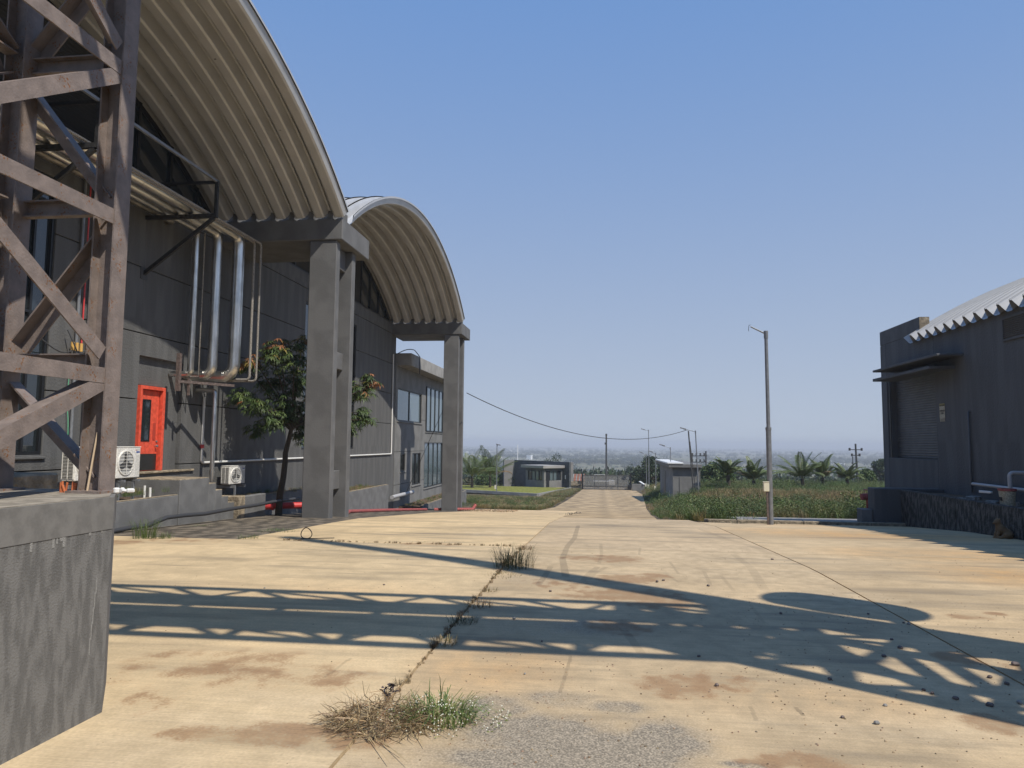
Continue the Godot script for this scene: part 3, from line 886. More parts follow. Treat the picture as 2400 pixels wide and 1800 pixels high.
func build_vault_hall() -> void:
	var h := thing("vaulted_hall", "grey hall with two corrugated barrel-vault roofs carried on paired concrete columns", "building")
	# solid core behind the face of the wall
	part("core", Shape.new().span(Vector3(-30, -3.2, -39.15), Vector3(WALL_X - 0.19, 8.2, -1.3)).mesh(), M.groove, h)
	# openings, z of near and far edge
	var w1 := [at_x(12, 1000, WALL_X).z, at_x(103, 1000, WALL_X).z]
	var w2 := [at_x(708, 1000, WALL_X).z, at_x(830, 1000, WALL_X).z]
	var door := [-16.62, -18.55]
	var w_lo := at_x(100, 1066, WALL_X).y
	var w_hi := 7.2
	var w2_lo := at_x(826, 1052, WALL_X).y
	var w2_hi := at_x(835, 762, WALL_X).y
	wall_rows(h, -1.3, w1[0], -3.2, 8.26, M.wall)
	wall_rows(h, w1[0], w1[1], -3.2, w_lo, M.wall)
	wall_rows(h, w1[0], w1[1], w_hi, 8.26, M.wall)
	wall_rows(h, w1[1], door[0], -3.2, 8.26, M.wall)
	wall_rows(h, door[0], door[1], -3.2, 0.84, M.wall)
	wall_rows(h, door[0], door[1], 3.78, 8.26, M.wall)
	wall_rows(h, door[1], w2[0], -3.2, 8.26, M.wall)
	wall_rows(h, w2[0], w2[1], -3.2, w2_lo, M.wall)
	wall_rows(h, w2[0], w2[1], w2_hi, 8.26, M.wall)
	wall_rows(h, w2[1], -39.2, -3.2, 8.26, M.wall)
	tall_window(h, w1[0], w1[1], w_lo, w_hi, WALL_X, 2, [4.25], M.glass)
	tall_window(h, w2[0], w2[1], w2_lo, w2_hi, WALL_X, 3, [3.4], M.glass)
	part("window_sill", Shape.new().cut_span(Vector3(WALL_X - 0.1, w_lo - 0.09, w1[1] - 0.05), Vector3(WALL_X + 0.05, w_lo - 0.03, w1[0] + 0.05)).mesh(), M.wall, h)
	# recessed bay with the door
	var bay := Shape.new()
	bay.span(Vector3(WALL_X - 0.2, 0.84, -16.78), Vector3(WALL_X - 0.13, 3.78, door[0]))
	bay.span(Vector3(WALL_X - 0.2, 0.84, door[1]), Vector3(WALL_X - 0.13, 3.78, -17.82))
	bay.span(Vector3(WALL_X - 0.2, 3.06, -17.82), Vector3(WALL_X - 0.13, 3.78, -16.78))
	part("door_bay", bay.mesh(), M.wall, h)
	var fr := Shape.new()
	fr.cut_span(Vector3(WALL_X - 0.2, 0.86, -16.86), Vector3(WALL_X - 0.02, 3.04, -16.78), 0.008)
	fr.cut_span(Vector3(WALL_X - 0.2, 0.86, -17.82), Vector3(WALL_X - 0.02, 3.04, -17.72), 0.008)
	fr.cut_span(Vector3(WALL_X - 0.2, 2.95, -17.72), Vector3(WALL_X - 0.02, 3.04, -16.86), 0.008)
	var d := part("door", fr.mesh(), M.orange, h)
	d.set_meta("label", "bright orange door with a narrow window")
	part("leaf", Shape.new().cut_span(Vector3(WALL_X - 0.17, 0.87, -17.69), Vector3(WALL_X - 0.12, 2.94, -16.87), 0.006).mesh(), M.orange, d)
	var xf := WALL_X - 0.118
	part("pane", Shape.new().cut_span(Vector3(xf - 0.02, 1.66, -17.3), Vector3(xf + 0.004, 2.66, -17.02), 0.003).mesh(), M.glass, d)
	var pf := Shape.new()
	for e in [[1.62, 1.66, -17.34, -16.98], [2.66, 2.7, -17.34, -16.98], [1.66, 2.66, -17.34, -17.3], [1.66, 2.66, -17.02, -16.98]]:
		pf.span(Vector3(xf - 0.02, e[0], e[2]), Vector3(xf + 0.012, e[1], e[3]))
	part("pane_frame", pf.mesh(), M.frame, d)
	part("pull_plate", Shape.new().cut_span(Vector3(xf - 0.01, 1.66, -17.58), Vector3(xf + 0.012, 2.1, -17.47), 0.003).mesh(), M.orange_dark, d)
	part("kick_plate", Shape.new().cut_span(Vector3(xf - 0.01, 0.88, -17.67), Vector3(xf + 0.006, 1.3, -16.89), 0.002).mesh(), M.kick, d)
	part("knob", Shape.new().lathe([Vector2(0.0, 0.09), Vector2(0.03, 0.08), Vector2(0.035, 0.05), Vector2(0.012, 0.03), Vector2(0.012, 0.0)], Vector3(xf, 1.5, -17.6), 10, Basis(Vector3(0, 0, 1), -PI / 2)).mesh(), M.zinc, d)
	part("lock", Shape.new().lathe([Vector2(0.0, 0.03), Vector2(0.025, 0.025), Vector2(0.025, 0.0)], Vector3(xf, 1.62, -17.64), 10, Basis(Vector3(0, 0, 1), -PI / 2)).mesh(), M.zinc, d)
	part("threshold", Shape.new().cut_span(Vector3(WALL_X - 0.15, 0.8, -19.2), Vector3(WALL_X + 0.06, 0.855, -15.8), 0.01).mesh(), M.bare, h)
	gable(h, V1_CZ)
	gable(h, V2_CZ)
	column_pair(h, -20.0, -1.2)
	column_pair(h, -38.45, -2.6)
	part("roof_beam", Shape.new().cut_span(Vector3(WALL_X - 0.1, 7.605, -1.95), Vector3(-7.56, 8.26, -1.0), 0.025).mesh(), M.column, h)
	part("column", Shape.new().cut_span(Vector3(-8.57, -0.3, -1.75), Vector3(-7.74, 7.6, -1.45), 0.02).mesh(), M.column, h)
	# roofs, panel by panel
	var pm := arch_panel()
	for cz in [V1_CZ, V2_CZ]:
		var r := Node3D.new()
		r.name = "vault_roof"
		h.add_child(r, true)
		for k in 26:
			var p := part("roof_panel", pm, M.roof, r)
			p.position = Vector3(-7.44 - 0.6 * k, ARCH_CY, cz)
		part("edge_trim", edge_trim(), M.roof, r).position = Vector3(-7.44, ARCH_CY, cz)
		# small hooks hanging from the underside
		for q in [[-8.9, -4.0], [-9.6, 1.5], [-8.3, -6.2], [-10.6, -5.0]]:
			var z: float = q[1]
			var y := sqrt((ARCH_R - 0.2) * (ARCH_R - 0.2) - z * z) + ARCH_CY
			part("hook", Shape.new().box(Vector3(q[0], y - 0.03, cz + z), Vector3(0.05, 0.09, 0.05)).mesh(), M.black_steel, r)
func edge_trim() -> ArrayMesh:
	var s := Shape.new()
	var half := ARCH_HALF
	for k in 32:
		var t0 := lerpf(-half, half, k / 32.0)
		var t1 := lerpf(-half, half, (k + 1) / 32.0)
		var r0 := Vector3(0, cos(t0), -sin(t0))
		var r1 := Vector3(0, cos(t1), -sin(t1))
		var d := Vector3.RIGHT
		s.quad_s(r0 * (ARCH_R - 0.06), r0 * (ARCH_R + 0.005), r1 * (ARCH_R + 0.005), r1 * (ARCH_R - 0.06), d, d, d, d)
		s.quad_s(d * 0.02 + r1 * (ARCH_R - 0.06), d * 0.02 + r1 * (ARCH_R + 0.005), d * 0.02 + r0 * (ARCH_R + 0.005), d * 0.02 + r0 * (ARCH_R - 0.06), d, d, d, d)
	return s.mesh()

# ---------- the two-storey annex beyond the far vault ----------
func build_annex() -> void:
	var a := thing("office_annex", "two-storey grey office block with flat overhanging roof and black-framed windows", "building")
	var x := WALL_X
	var z0 := -39.3
	var z1 := at_x(1041, 1000, x).z
	part("core", Shape.new().span(Vector3(-26, -3.6, z1 + 0.2), Vector3(x - 0.19, 6.2, z0)).mesh(), M.groove, a)
	var wins := [
		[at_x(932, 950, x).z, at_x(988.5, 950, x).z, at_x(988, 992, x).y, at_x(935, 909, x).y, 2, [], M.glass_pale, 0.1],
		[at_x(998, 950, x).z, at_x(1037, 950, x).z, at_x(1000, 1011, x).y, at_x(1000, 906, x).y, 4, [], M.glass_pale, -0.02],
		[at_x(938.5, 1080, x).z, at_x(950, 1080, x).z, at_x(945, 1104, x).y, at_x(945, 1063, x).y, 1, [], M.glass, 0.1],
		[at_x(966, 1090, x).z, at_x(986, 1090, x).z, at_x(968, 1137, x).y, at_x(970, 1062, x).y, 2, [], M.glass, 0.1],
		[at_x(994, 1090, x).z, at_x(1036, 1090, x).z, at_x(996, 1143.5, x).y, at_x(1000, 1037, x).y, 4, [], M.glass_pale, 0.06],
	]
	# wall pieces around the openings: columns of wall between cuts
	var cuts := [z0]
	for w in wins:
		cuts.append(w[0])
		cuts.append(w[1])
	cuts.append(z1)
	cuts.sort()
	cuts.reverse()
	for i in cuts.size() - 1:
		var za: float = cuts[i]
		var zb: float = cuts[i + 1]
		if za - zb < 0.02:
			continue
		var mid := (za + zb) * 0.5
		var holes := []
		for w in wins:
			if mid < w[0] and mid > w[1]:
				holes.append([w[2], w[3]])
		holes.sort()
		var from := -3.6
		for o in holes:
			annex_rows(a, za, zb, from, o[0])
			from = o[1]
		annex_rows(a, za, zb, from, 6.2)
	for w in wins:
		tall_window(a, w[0], w[1], w[2], w[3], x, w[4], w[5], w[6], w[7], 0.06)
		part("window_sill", Shape.new().cut_span(Vector3(x - 0.05, w[2] - 0.1, w[1] - 0.08), Vector3(x + 0.05, w[2] - 0.02, w[0] + 0.08)).mesh(), M.annex, a)
	var ft := at_x(1049, 868, -10.7).y
	var fb := at_x(1049, 892, -10.7).y
	part("roof", Shape.new().cut_span(Vector3(-26, fb, z1 - 1.6), Vector3(-10.7, ft, -39.6), 0.02).mesh(), M.fascia, a)
	part("end_wall", Shape.new().span(Vector3(-26, -3.6, z1), Vector3(x, 6.2, z1 + 0.19)).mesh(), M.annex, a)
func annex_rows(parent: Node, za: float, zb: float, lo: float, hi: float) -> void:
	var rows := [-3.6, -0.75, 1.12, 3.1, 6.2]
	for i in rows.size() - 1:
		var a := maxf(rows[i] + 0.012, lo)
		var b := minf(rows[i + 1] - 0.012, hi)
		if b - a > 0.03:
			part("wall_panel", Shape.new().span(Vector3(WALL_X - 0.18, a, zb), Vector3(WALL_X, b, za)).mesh(), M.annex, parent)

# ---------- pipes, brackets, stairs, planters and outdoor units along the wall ----------
func pipe(called: String, label: String, pts: Array, r: float, mat: Material, group := "", sides := 16, category := "pipe") -> Node3D:
	var o := part(called, Shape.new().tube(pts, [r], sides).mesh(), mat)
	tag(o, label, category, group)
	return o
func ringed_pipe(called: String, label: String, pts: Array, r: float, mat: Material, group := "") -> Node3D:
	# a clad duct whose jacket is lapped in lengths: a raised band at each lap
	var o := thing(called, label, "pipe", Vector3.ZERO, 0.0, group)
	part("jacket", Shape.new().tube(pts, [r], 24).mesh(), mat, o)
	for i in pts.size() - 1:
		var a: Vector3 = pts[i]
		var b: Vector3 = pts[i + 1]
		var len := a.distance_to(b)
		var n := maxi(1, int(len / 1.15))
		if len < 0.02:
			continue
		for k in range(0, n):
			var p := a.lerp(b, (k + 0.5) / n) if len > 0.6 else a
			var d := (b - a).normalized()
			part("lap_band", Shape.new().tube([p - d * 0.012, p + d * 0.012], [r + 0.006], 24).mesh(), mat, o)
	return o
func build_wall_services() -> void:
	# brackets that carry the pipes along the wall
	var zs := [-16.6, -12.3, -8.0, -3.7]
	var xo := -9.62
	var rack := thing("pipe_rack", "black steel wall brackets with a top rail carrying the pipes", "pipe rack")
	for z in zs:
		var f := Shape.new()
		f.bar(Vector3(WALL_X, 7.3, z), Vector3(xo, 7.3, z), 0.09, 0.1)
		f.bar(Vector3(WALL_X, 8.17, z), Vector3(xo, 8.17, z), 0.07, 0.07)
		f.bar(Vector3(xo, 7.25, z), Vector3(xo, 8.2, z), 0.08, 0.08)
		f.bar(Vector3(xo - 0.05, 7.24, z), Vector3(WALL_X, 5.85, z), 0.075, 0.09)
		part("bracket", f.mesh(), M.black_steel, rack)
		part("foot_plate", Shape.new().box(Vector3(WALL_X + 0.012, 5.86, z), Vector3(0.024, 0.3, 0.26)).mesh(), M.wall_dark, rack)
	part("top_rail", Shape.new().bar(Vector3(xo, 8.19, -1.4), Vector3(xo, 8.19, -16.65), 0.06, 0.06).mesh(), M.zinc, rack)
	# pipes on the rack; three of them turn down near the column and then into the wall
	var near := -0.6
	var low := 3.47
	var runs := [[-11.02, 0.08, -18.1, "slim bright metal pipe nearest the wall, dropping in front of it"], [-10.7, 0.125, -18.62, "bright metal duct between the thick duct and the slim pipe"], [-10.32, 0.16, -19.1, "thickest bright metal duct, dropping beside the two thin white pipes"]]
	for q in runs:
		var r: float = q[1]
		var y := 7.36 + r
		var pts := [Vector3(q[0], y, near)]
		pts += bend(Vector3(q[0], y, near), Vector3(q[0], y, q[2]), Vector3(q[0], low, q[2]), r * 1.7, 7)
		if r < 0.1:
			pts += bend(Vector3(q[0], y, q[2]), Vector3(q[0], low - 0.02, q[2]), Vector3(WALL_X - 0.1, low - 0.02, q[2]), r * 1.3, 3)
		else:
			pts += bend(Vector3(q[0], y, q[2]), Vector3(q[0], low, q[2]), Vector3(WALL_X - 0.1, low, q[2]), r * 2.1, 9)
		pts.append(Vector3(WALL_X - 0.1, low if r > 0.1 else low - 0.02, q[2]))
		ringed_pipe("metal_duct", q[3], pts, r, M.duct, "metal ducts on the wall rack")
	for q in [[-9.97, 0.036, -19.34, 3.4, "thin weathered white pipe dropping beside the thickest duct"], [-9.84, 0.032, -19.48, 3.37, "outermost thin weathered white pipe, beyond its twin"]]:
		var y: float = 7.36 + q[1]
		var pts := [Vector3(q[0], y, near)]
		pts += bend(Vector3(q[0], y, near), Vector3(q[0], y, q[2]), Vector3(q[0], q[3], q[2]), 0.1, 4)
		pts += bend(Vector3(q[0], y, q[2]), Vector3(q[0], q[3], q[2]), Vector3(WALL_X, q[3], q[2]), 0.1, 4)
		pts.append(Vector3(WALL_X - 0.1, q[3], q[2]))
		pipe("white_pipe", q[4], pts, q[1], M.pipe_old, "thin white pipes on the wall rack", 10)
	# two more jacketed pipes that stay up on the rack and enter the wall
	for q in [[-11.28, 0.1, -17.4, "dull jacketed pipe lying closest to the wall on the rack"], [-10.5, 0.05, -17.9, "slim dull pipe lying on the rack between two ducts"], [-10.88, 0.05, -17.6, "slim dull pipe on the rack beside the slim bright one"]]:
		var y: float = 7.36 + q[1] + (0.34 if q[1] < 0.08 else 0.0)
		var pts := [Vector3(q[0], y, near)]
		pts += bend(Vector3(q[0], y, near), Vector3(q[0], y, q[2]), Vector3(WALL_X, y, q[2]), 0.14, 5)
		pts.append(Vector3(WALL_X - 0.1, y, q[2]))
		pipe("jacketed_pipe", q[3], pts, q[1], M.duct_dull, "dull pipes on the wall rack")
	pipe("thin_drop_pipe", "hair-thin pale pipe dropping between the slim pipe and the ducts", [Vector3(-10.9, 7.4, -18.3), Vector3(-10.9, 3.4, -18.3), Vector3(-11.3, 3.38, -18.3)], 0.02, M.pipe_old, "", 8)
	# stub frame below the elbows
	var st := thing("pipe_support", "short brown steel post and arm holding the elbows above the orange door", "support")
	part("post", Shape.new().sweep(channel(0.1, 0.1, 0.012), Vector3(-11.05, 2.95, -17.55), Vector3(-11.05, 3.95, -17.55), Vector3(0, 0, 1)).mesh(), M.post_steel, st)
	part("arm", Shape.new().bar(Vector3(-11.05, 3.2, -17.55), Vector3(-10.25, 3.2, -19.0), 0.07, 0.07).mesh(), M.post_steel, st)
	part("hanger", Shape.new().bar(Vector3(-10.9, 2.85, -17.85), Vector3(-10.9, 3.3, -17.85), 0.05, 0.05).mesh(), M.post_steel, st)
	# return pipe under the elbows and its downpipe
	var dz := -19.25
	var dx := at_z(503, 950, dz).x
	var pts := [Vector3(WALL_X, 3.1, dz + 0.02)]
	pts += bend(Vector3(WALL_X, 3.1, dz), Vector3(dx, 3.08, dz), Vector3(dx, 0.5, dz), 0.1, 5)
	pts.append(Vector3(dx, 0.78, dz))
	var dp := thing("downpipe", "bright metal downpipe with a funnel end standing beside the steps", "pipe")
	part("jacket", Shape.new().tube(pts, [0.062], 16).mesh(), M.duct, dp)
	part("funnel", Shape.new().tube([Vector3(dx, 0.8, dz), Vector3(dx, 0.72, dz), Vector3(dx, 0.5, dz)], [0.075, 0.075, 0.03], 16).mesh(), M.duct, dp)
	part("spigot", Shape.new().tube([Vector3(dx, 0.5, dz), Vector3(dx, 0.2, dz)], [0.03], 10).mesh(), M.pole_dark, dp)
	# white conduit along the wall, up at the far corner
	var y0 := at_x(600, 1078.5, WALL_X + 0.05).y
	pts = [at_x(474, 1070, WALL_X + 0.05)]
	pts[0].y = y0 + 0.3
	var zc := at_x(472, 1084, WALL_X + 0.05).z
	var ze := at_x(917, 1062, WALL_X + 0.05).z
	pts = [Vector3(WALL_X + 0.05, y0 + 1.9, zc)] + bend(Vector3(WALL_X + 0.05, y0 + 1.9, zc), Vector3(WALL_X + 0.05, y0, zc), Vector3(WALL_X + 0.05, y0, ze), 0.08, 4)
	pts += bend(Vector3(WALL_X + 0.05, y0, zc), Vector3(WALL_X + 0.05, y0, ze), Vector3(WALL_X + 0.05, 6.5, ze), 0.08, 4)
	pts.append(Vector3(WALL_X + 0.05, 6.55, ze))
	var cd := thing("white_conduit", "long white plastic pipe running level along the hall wall", "pipe")
	part("tube", Shape.new().tube(pts, [0.036], 10).mesh(), M.pvc, cd)
	part("valve", Shape.new().tube([Vector3(WALL_X + 0.05, y0 + 0.42, zc), Vector3(WALL_X + 0.05, y0 + 0.52, zc)], [0.06], 10).mesh(), M.red_pipe, cd)
	for z in [-22.0, -24.5, -27.0, -29.5, -32.0, -34.5, -37.0]:
		part("clip", Shape.new().box(Vector3(WALL_X + 0.03, y0, z), Vector3(0.06, 0.1, 0.03)).mesh(), M.pvc_grey, cd)
	# cables hung over the annex roof
	pts = []
	for i in 13:
		var t := i / 12.0
		pts.append(Vector3(lerpf(-11.4, -10.62, t), 6.6 + 0.45 * sin(t * PI * 0.75) - 0.9 * maxf(0.0, t - 0.75), lerpf(-39.0, -41.2, t)))
	pts.append(Vector3(-10.64, 5.7, -41.25))
	pipe("black_cable", "black cable looping from the hall corner over the annex roof", pts, 0.025, M.hose, "", 8, "cable")
	# risers and wires at the tall window
	var zr := at_x(185, 700, WALL_X + 0.06).z
	pipe("wall_riser", "grey riser pipe on the wall behind the steel tower", [Vector3(WALL_X + 0.06, 0.5, zr), Vector3(WALL_X + 0.06, 8.0, zr)], 0.035, M.zinc, "riser pipes behind the tower", 10)
	pipe("wall_riser", "red riser pipe on the wall behind the steel tower", [Vector3(WALL_X + 0.06, 3.7, zr - 0.16), Vector3(WALL_X + 0.06, 8.0, zr - 0.16)], 0.018, M.red_pipe, "riser pipes behind the tower", 10)
	pipe("wall_riser", "black riser pipe on the wall behind the steel tower", [Vector3(WALL_X + 0.06, 1.0, zr - 0.34), Vector3(WALL_X + 0.06, 8.0, zr - 0.34)], 0.03, M.hose, "riser pipes behind the tower", 10)
	var zg := at_x(160, 900, WALL_X + 0.08).z
	pts = []
	for i in 9:
		pts.append(Vector3(WALL_X + 0.08 + 0.02 * sin(i * 1.3), lerpf(3.5, 1.2, i / 8.0), zg + 0.02 * sin(i * 0.9) - 0.05 * i / 8.0))
	pipe("green_wire", "thin green earthing wire hanging down behind the steel tower", pts, 0.009, plain(lin(0.12, 0.42, 0.24), 0.5), "", 6, "wire")
	var gl := thing("cable_glands", "yellow cable glands with looping black cables behind the tower", "cable")
	var gz := at_x(168, 812, WALL_X + 0.1).z
	var gyy := at_x(168, 812, WALL_X + 0.1).y
	for k in 3:
		part("gland", Shape.new().tube([Vector3(WALL_X + 0.12, gyy - 0.08, gz - k * 0.13), Vector3(WALL_X + 0.12, gyy + 0.1, gz - k * 0.13)], [0.035], 8).mesh(), plain(lin(0.6, 0.36, 0.1), 0.5), gl)
		pts = []
		for i in 9:
			var t := i / 8.0
			pts.append(Vector3(WALL_X + 0.12 + 0.1 * sin(t * PI), gyy - 0.08 - 0.18 * sin(t * PI) + 0.6 * t * (0.3 + k * 0.4), gz - k * 0.13 + t * (1.0 - k * 0.7)))
		part("loop", Shape.new().tube(pts, [0.014], 6).mesh(), M.hose, gl)
	# landing and steps in front of the door
	var ls := thing("entrance_steps", "grey concrete landing and five steps in front of the orange door", "steps")
	var prof := [[-16.34, -17.64, 0.7], [-17.64, -17.98, 0.54], [-17.98, -18.31, 0.35], [-18.31, -18.64, 0.16], [-18.64, -18.97, -0.03]]
	for i in prof.size():
		var e: Array = prof[i]
		var o := Shape.new()
		o.cut_span(Vector3(WALL_X + 0.005, -1.0, e[1]), Vector3(-10.08, e[2], e[0]), 0.014)
		var st2 := part("landing" if i == 0 else "step", o.mesh(), M.planter, ls)
		part("tread", Shape.new().cut_span(Vector3(WALL_X + 0.01, e[2] - 0.02, e[1] + 0.004), Vector3(-10.085, e[2] + 0.012, e[0] - 0.004), 0.006).mesh(), M.bare, st2)
	# planter walls
	planter("planter", "low grey planter wall with weeds below the big outdoor unit", Vector3(-10.1, 0.33, -11.3), -16.33)
	planter("planter", "low dark planter behind the mango tree and the red pipe", Vector3(-10.55, -0.05, -19.1), -25.0)
	planter("planter", "low grey planter with dry weeds beyond the paired columns", Vector3(-9.95, -0.35, -25.6), -33.2)
	planter("planter", "low planter of dry grass under the annex windows", Vector3(-10.1, -1.95, -40.4), -54.0)
	var corner := thing("planter_end", "bare concrete corner block at the foot of the steps", "wall")
	part("block", Shape.new().cut_span(Vector3(-11.2, -1.0, -19.35), Vector3(-9.95, 0.12, -19.0), 0.02).mesh(), M.bare, corner)
	part("return_wall", Shape.new().cut_span(Vector3(-10.15, -1.0, -20.6), Vector3(-9.95, 0.1, -19.34), 0.02).mesh(), M.planter, corner)
	# outdoor units
	var ac := outdoor_unit("cream outdoor air-conditioner unit next to the orange door")
	ac.position = Vector3(-10.55, 0.81, -14.84)
	copy_of(ac, Vector3(-10.65, 0.81, -13.74), 0.0, "cream outdoor air-conditioner unit half hidden behind the steel tower leg")
	var ac3 := outdoor_unit("cream outdoor air-conditioner unit on a wall bracket past the steps")
	ac3.position = Vector3(-11.14, 0.35, -20.85)
	ac3.scale = Vector3(0.92, 0.8, 1.15)
	var shelf := thing("unit_stand", "grey steel stand under the outdoor unit next to the orange door", "stand")
	for z in [-14.6, -15.1]:
		part("rail", Shape.new().bar(Vector3(-11.2, 0.755, z), Vector3(-10.3, 0.755, z), 0.06, 0.05).mesh(), M.zinc, shelf)
		part("leg", Shape.new().bar(Vector3(-10.45, 0.2, z), Vector3(-10.45, 0.735, z), 0.05, 0.05).mesh(), M.zinc, shelf)
		part("leg", Shape.new().bar(Vector3(-10.9, 0.2, z), Vector3(-10.9, 0.735, z), 0.05, 0.05).mesh(), M.zinc, shelf)
	var shelf2 := copy_of(shelf, Vector3(-0.1, 0, 1.1), 0.0, "grey steel stand under the outdoor unit behind the tower leg")
	shelf2.set_meta("group", "stands of the outdoor units")
	shelf.set_meta("group", "stands of the outdoor units")
	var sh3 := thing("wall_shelf", "pale steel wall bracket under the outdoor unit past the steps", "bracket")
	for z in [-20.55, -21.15]:
		part("arm", Shape.new().bar(Vector3(WALL_X, 0.28, z), Vector3(-10.9, 0.28, z), 0.05, 0.08).mesh(), M.zinc, sh3)
	part("post", Shape.new().bar(Vector3(-11.0, -0.2, -20.7), Vector3(-11.0, 0.25, -20.7), 0.05, 0.05).mesh(), M.zinc, sh3)
	# vent stubs in the planter
	for k in 3:
		var p := Vector3(-10.4 + 0.07 * k, 0.27, -15.45 - 0.1 * (k % 2))
		pipe("vent_stub", "short white plastic stub pipe rising from the planter by the door", [p, p + Vector3(0, 0.3 - 0.05 * k, 0), p + Vector3(0, 0.34 - 0.05 * k, 0)], 0.028, M.pvc, "stub pipes in the planter", 8)
	# hose along the foot of the wall, and the red mains
	pts = []
	for q in [[255, 1247], [300, 1238], [345, 1232], [390, 1213], [430, 1208], [480, 1204], [540, 1193], [600, 1184], [640, 1176], [700, 1168]]:
		var x := lerpf(-9.95, -9.75, clampf((q[0] - 255.0) / 200.0, 0, 1))
		pts.append(at_x(q[0], q[1], x))
	pipe("black_hose", "black hose draped along the foot of the planter and steps", pts, 0.05, M.hose, "", 10, "hose")
	var rp := thing("red_water_main", "red water main with a thick elbow rising out of the ground by the tree", "pipe")
	var ra := at_z(612, 1200, -21.1)
	var ry := at_z(640, 1186, -21.1).y
	pts = [Vector3(ra.x - 0.1, ra.y - 0.35, ra.z)] + bend(Vector3(ra.x - 0.1, ra.y - 0.2, ra.z), Vector3(ra.x - 0.05, ry, ra.z), Vector3(-6.0, ry, ra.z - 0.5), 0.2, 8)
	part("elbow", Shape.new().tube(pts + [pts[-1] + Vector3(0.22, 0, -0.03)], [0.115], 16).mesh(), M.red_pipe, rp)
	part("run", Shape.new().tube([pts[-1] + Vector3(0.2, 0, -0.03), Vector3(-8.4, ry - 0.05, -22.6)], [0.1], 16).mesh(), M.red_pipe, rp)
	part("flange", Shape.new().tube([pts[-1] + Vector3(0.21, 0, -0.03), pts[-1] + Vector3(0.26, 0, -0.04)], [0.135], 16).mesh(), M.red_pipe, rp)
	pts = [Vector3(-8.4, -0.75, -23.0)]
	for q in [-26.0, -30.0, -34.0, -37.6]:
		pts.append(Vector3(-9.2 + 0.1 * sin(q), gy(q) + 0.05, q))
	pipe("red_ground_pipe", "faded red pipe lying along the ground between the columns", pts, 0.07, M.red_dull, "", 10)
	pipe("red_ground_pipe", "short red pipe with an elbow lying behind the far columns", [Vector3(-9.0, gy(-39.2) + 0.08, -38.6), Vector3(-7.0, gy(-39.6) + 0.1, -39.4), Vector3(-6.9, gy(-40.0) + 0.35, -39.6)], 0.09, M.red_dull, "", 10)
	var dr := at_z(955, 1158, -40.6)
	pipe("drain_pipe", "grey drain pipe lying at the foot of the annex wall", [Vector3(-11.2, dr.y, -38.0), Vector3(-11.1, dr.y + 0.03, -42.0)], 0.11, M.pvc_grey, "", 12)
func planter(called: String, label: String, corner: Vector3, far: float) -> void:
	# corner: outer x, top y, near z
	var o := thing(called, label, "planter")
	var n := maxi(1, int(round((corner.z - far) / 2.6)))
	for k in n:
		var za := lerpf(corner.z, far, float(k) / n)
		var zb := lerpf(corner.z, far, float(k + 1) / n) + 0.008
		part("wall_panel", Shape.new().cut_span(Vector3(corner.x - 0.14, corner.y - 1.9, zb), Vector3(corner.x, corner.y + rng.randf_range(-0.006, 0.006), za), 0.012).mesh(), M.planter, o)
	part("soil", Shape.new().span(Vector3(WALL_X + 0.004, corner.y - 1.5, far + 0.01), Vector3(corner.x - 0.141, corner.y - 0.06, corner.z - 0.01)).mesh(), M.soil, o)
	part("coping", Shape.new().cut_span(Vector3(corner.x - 0.15, corner.y + 0.008, far + 0.01), Vector3(corner.x - 0.02, corner.y + 0.026, corner.z - 0.01), 0.006).mesh(), M.bare, o)
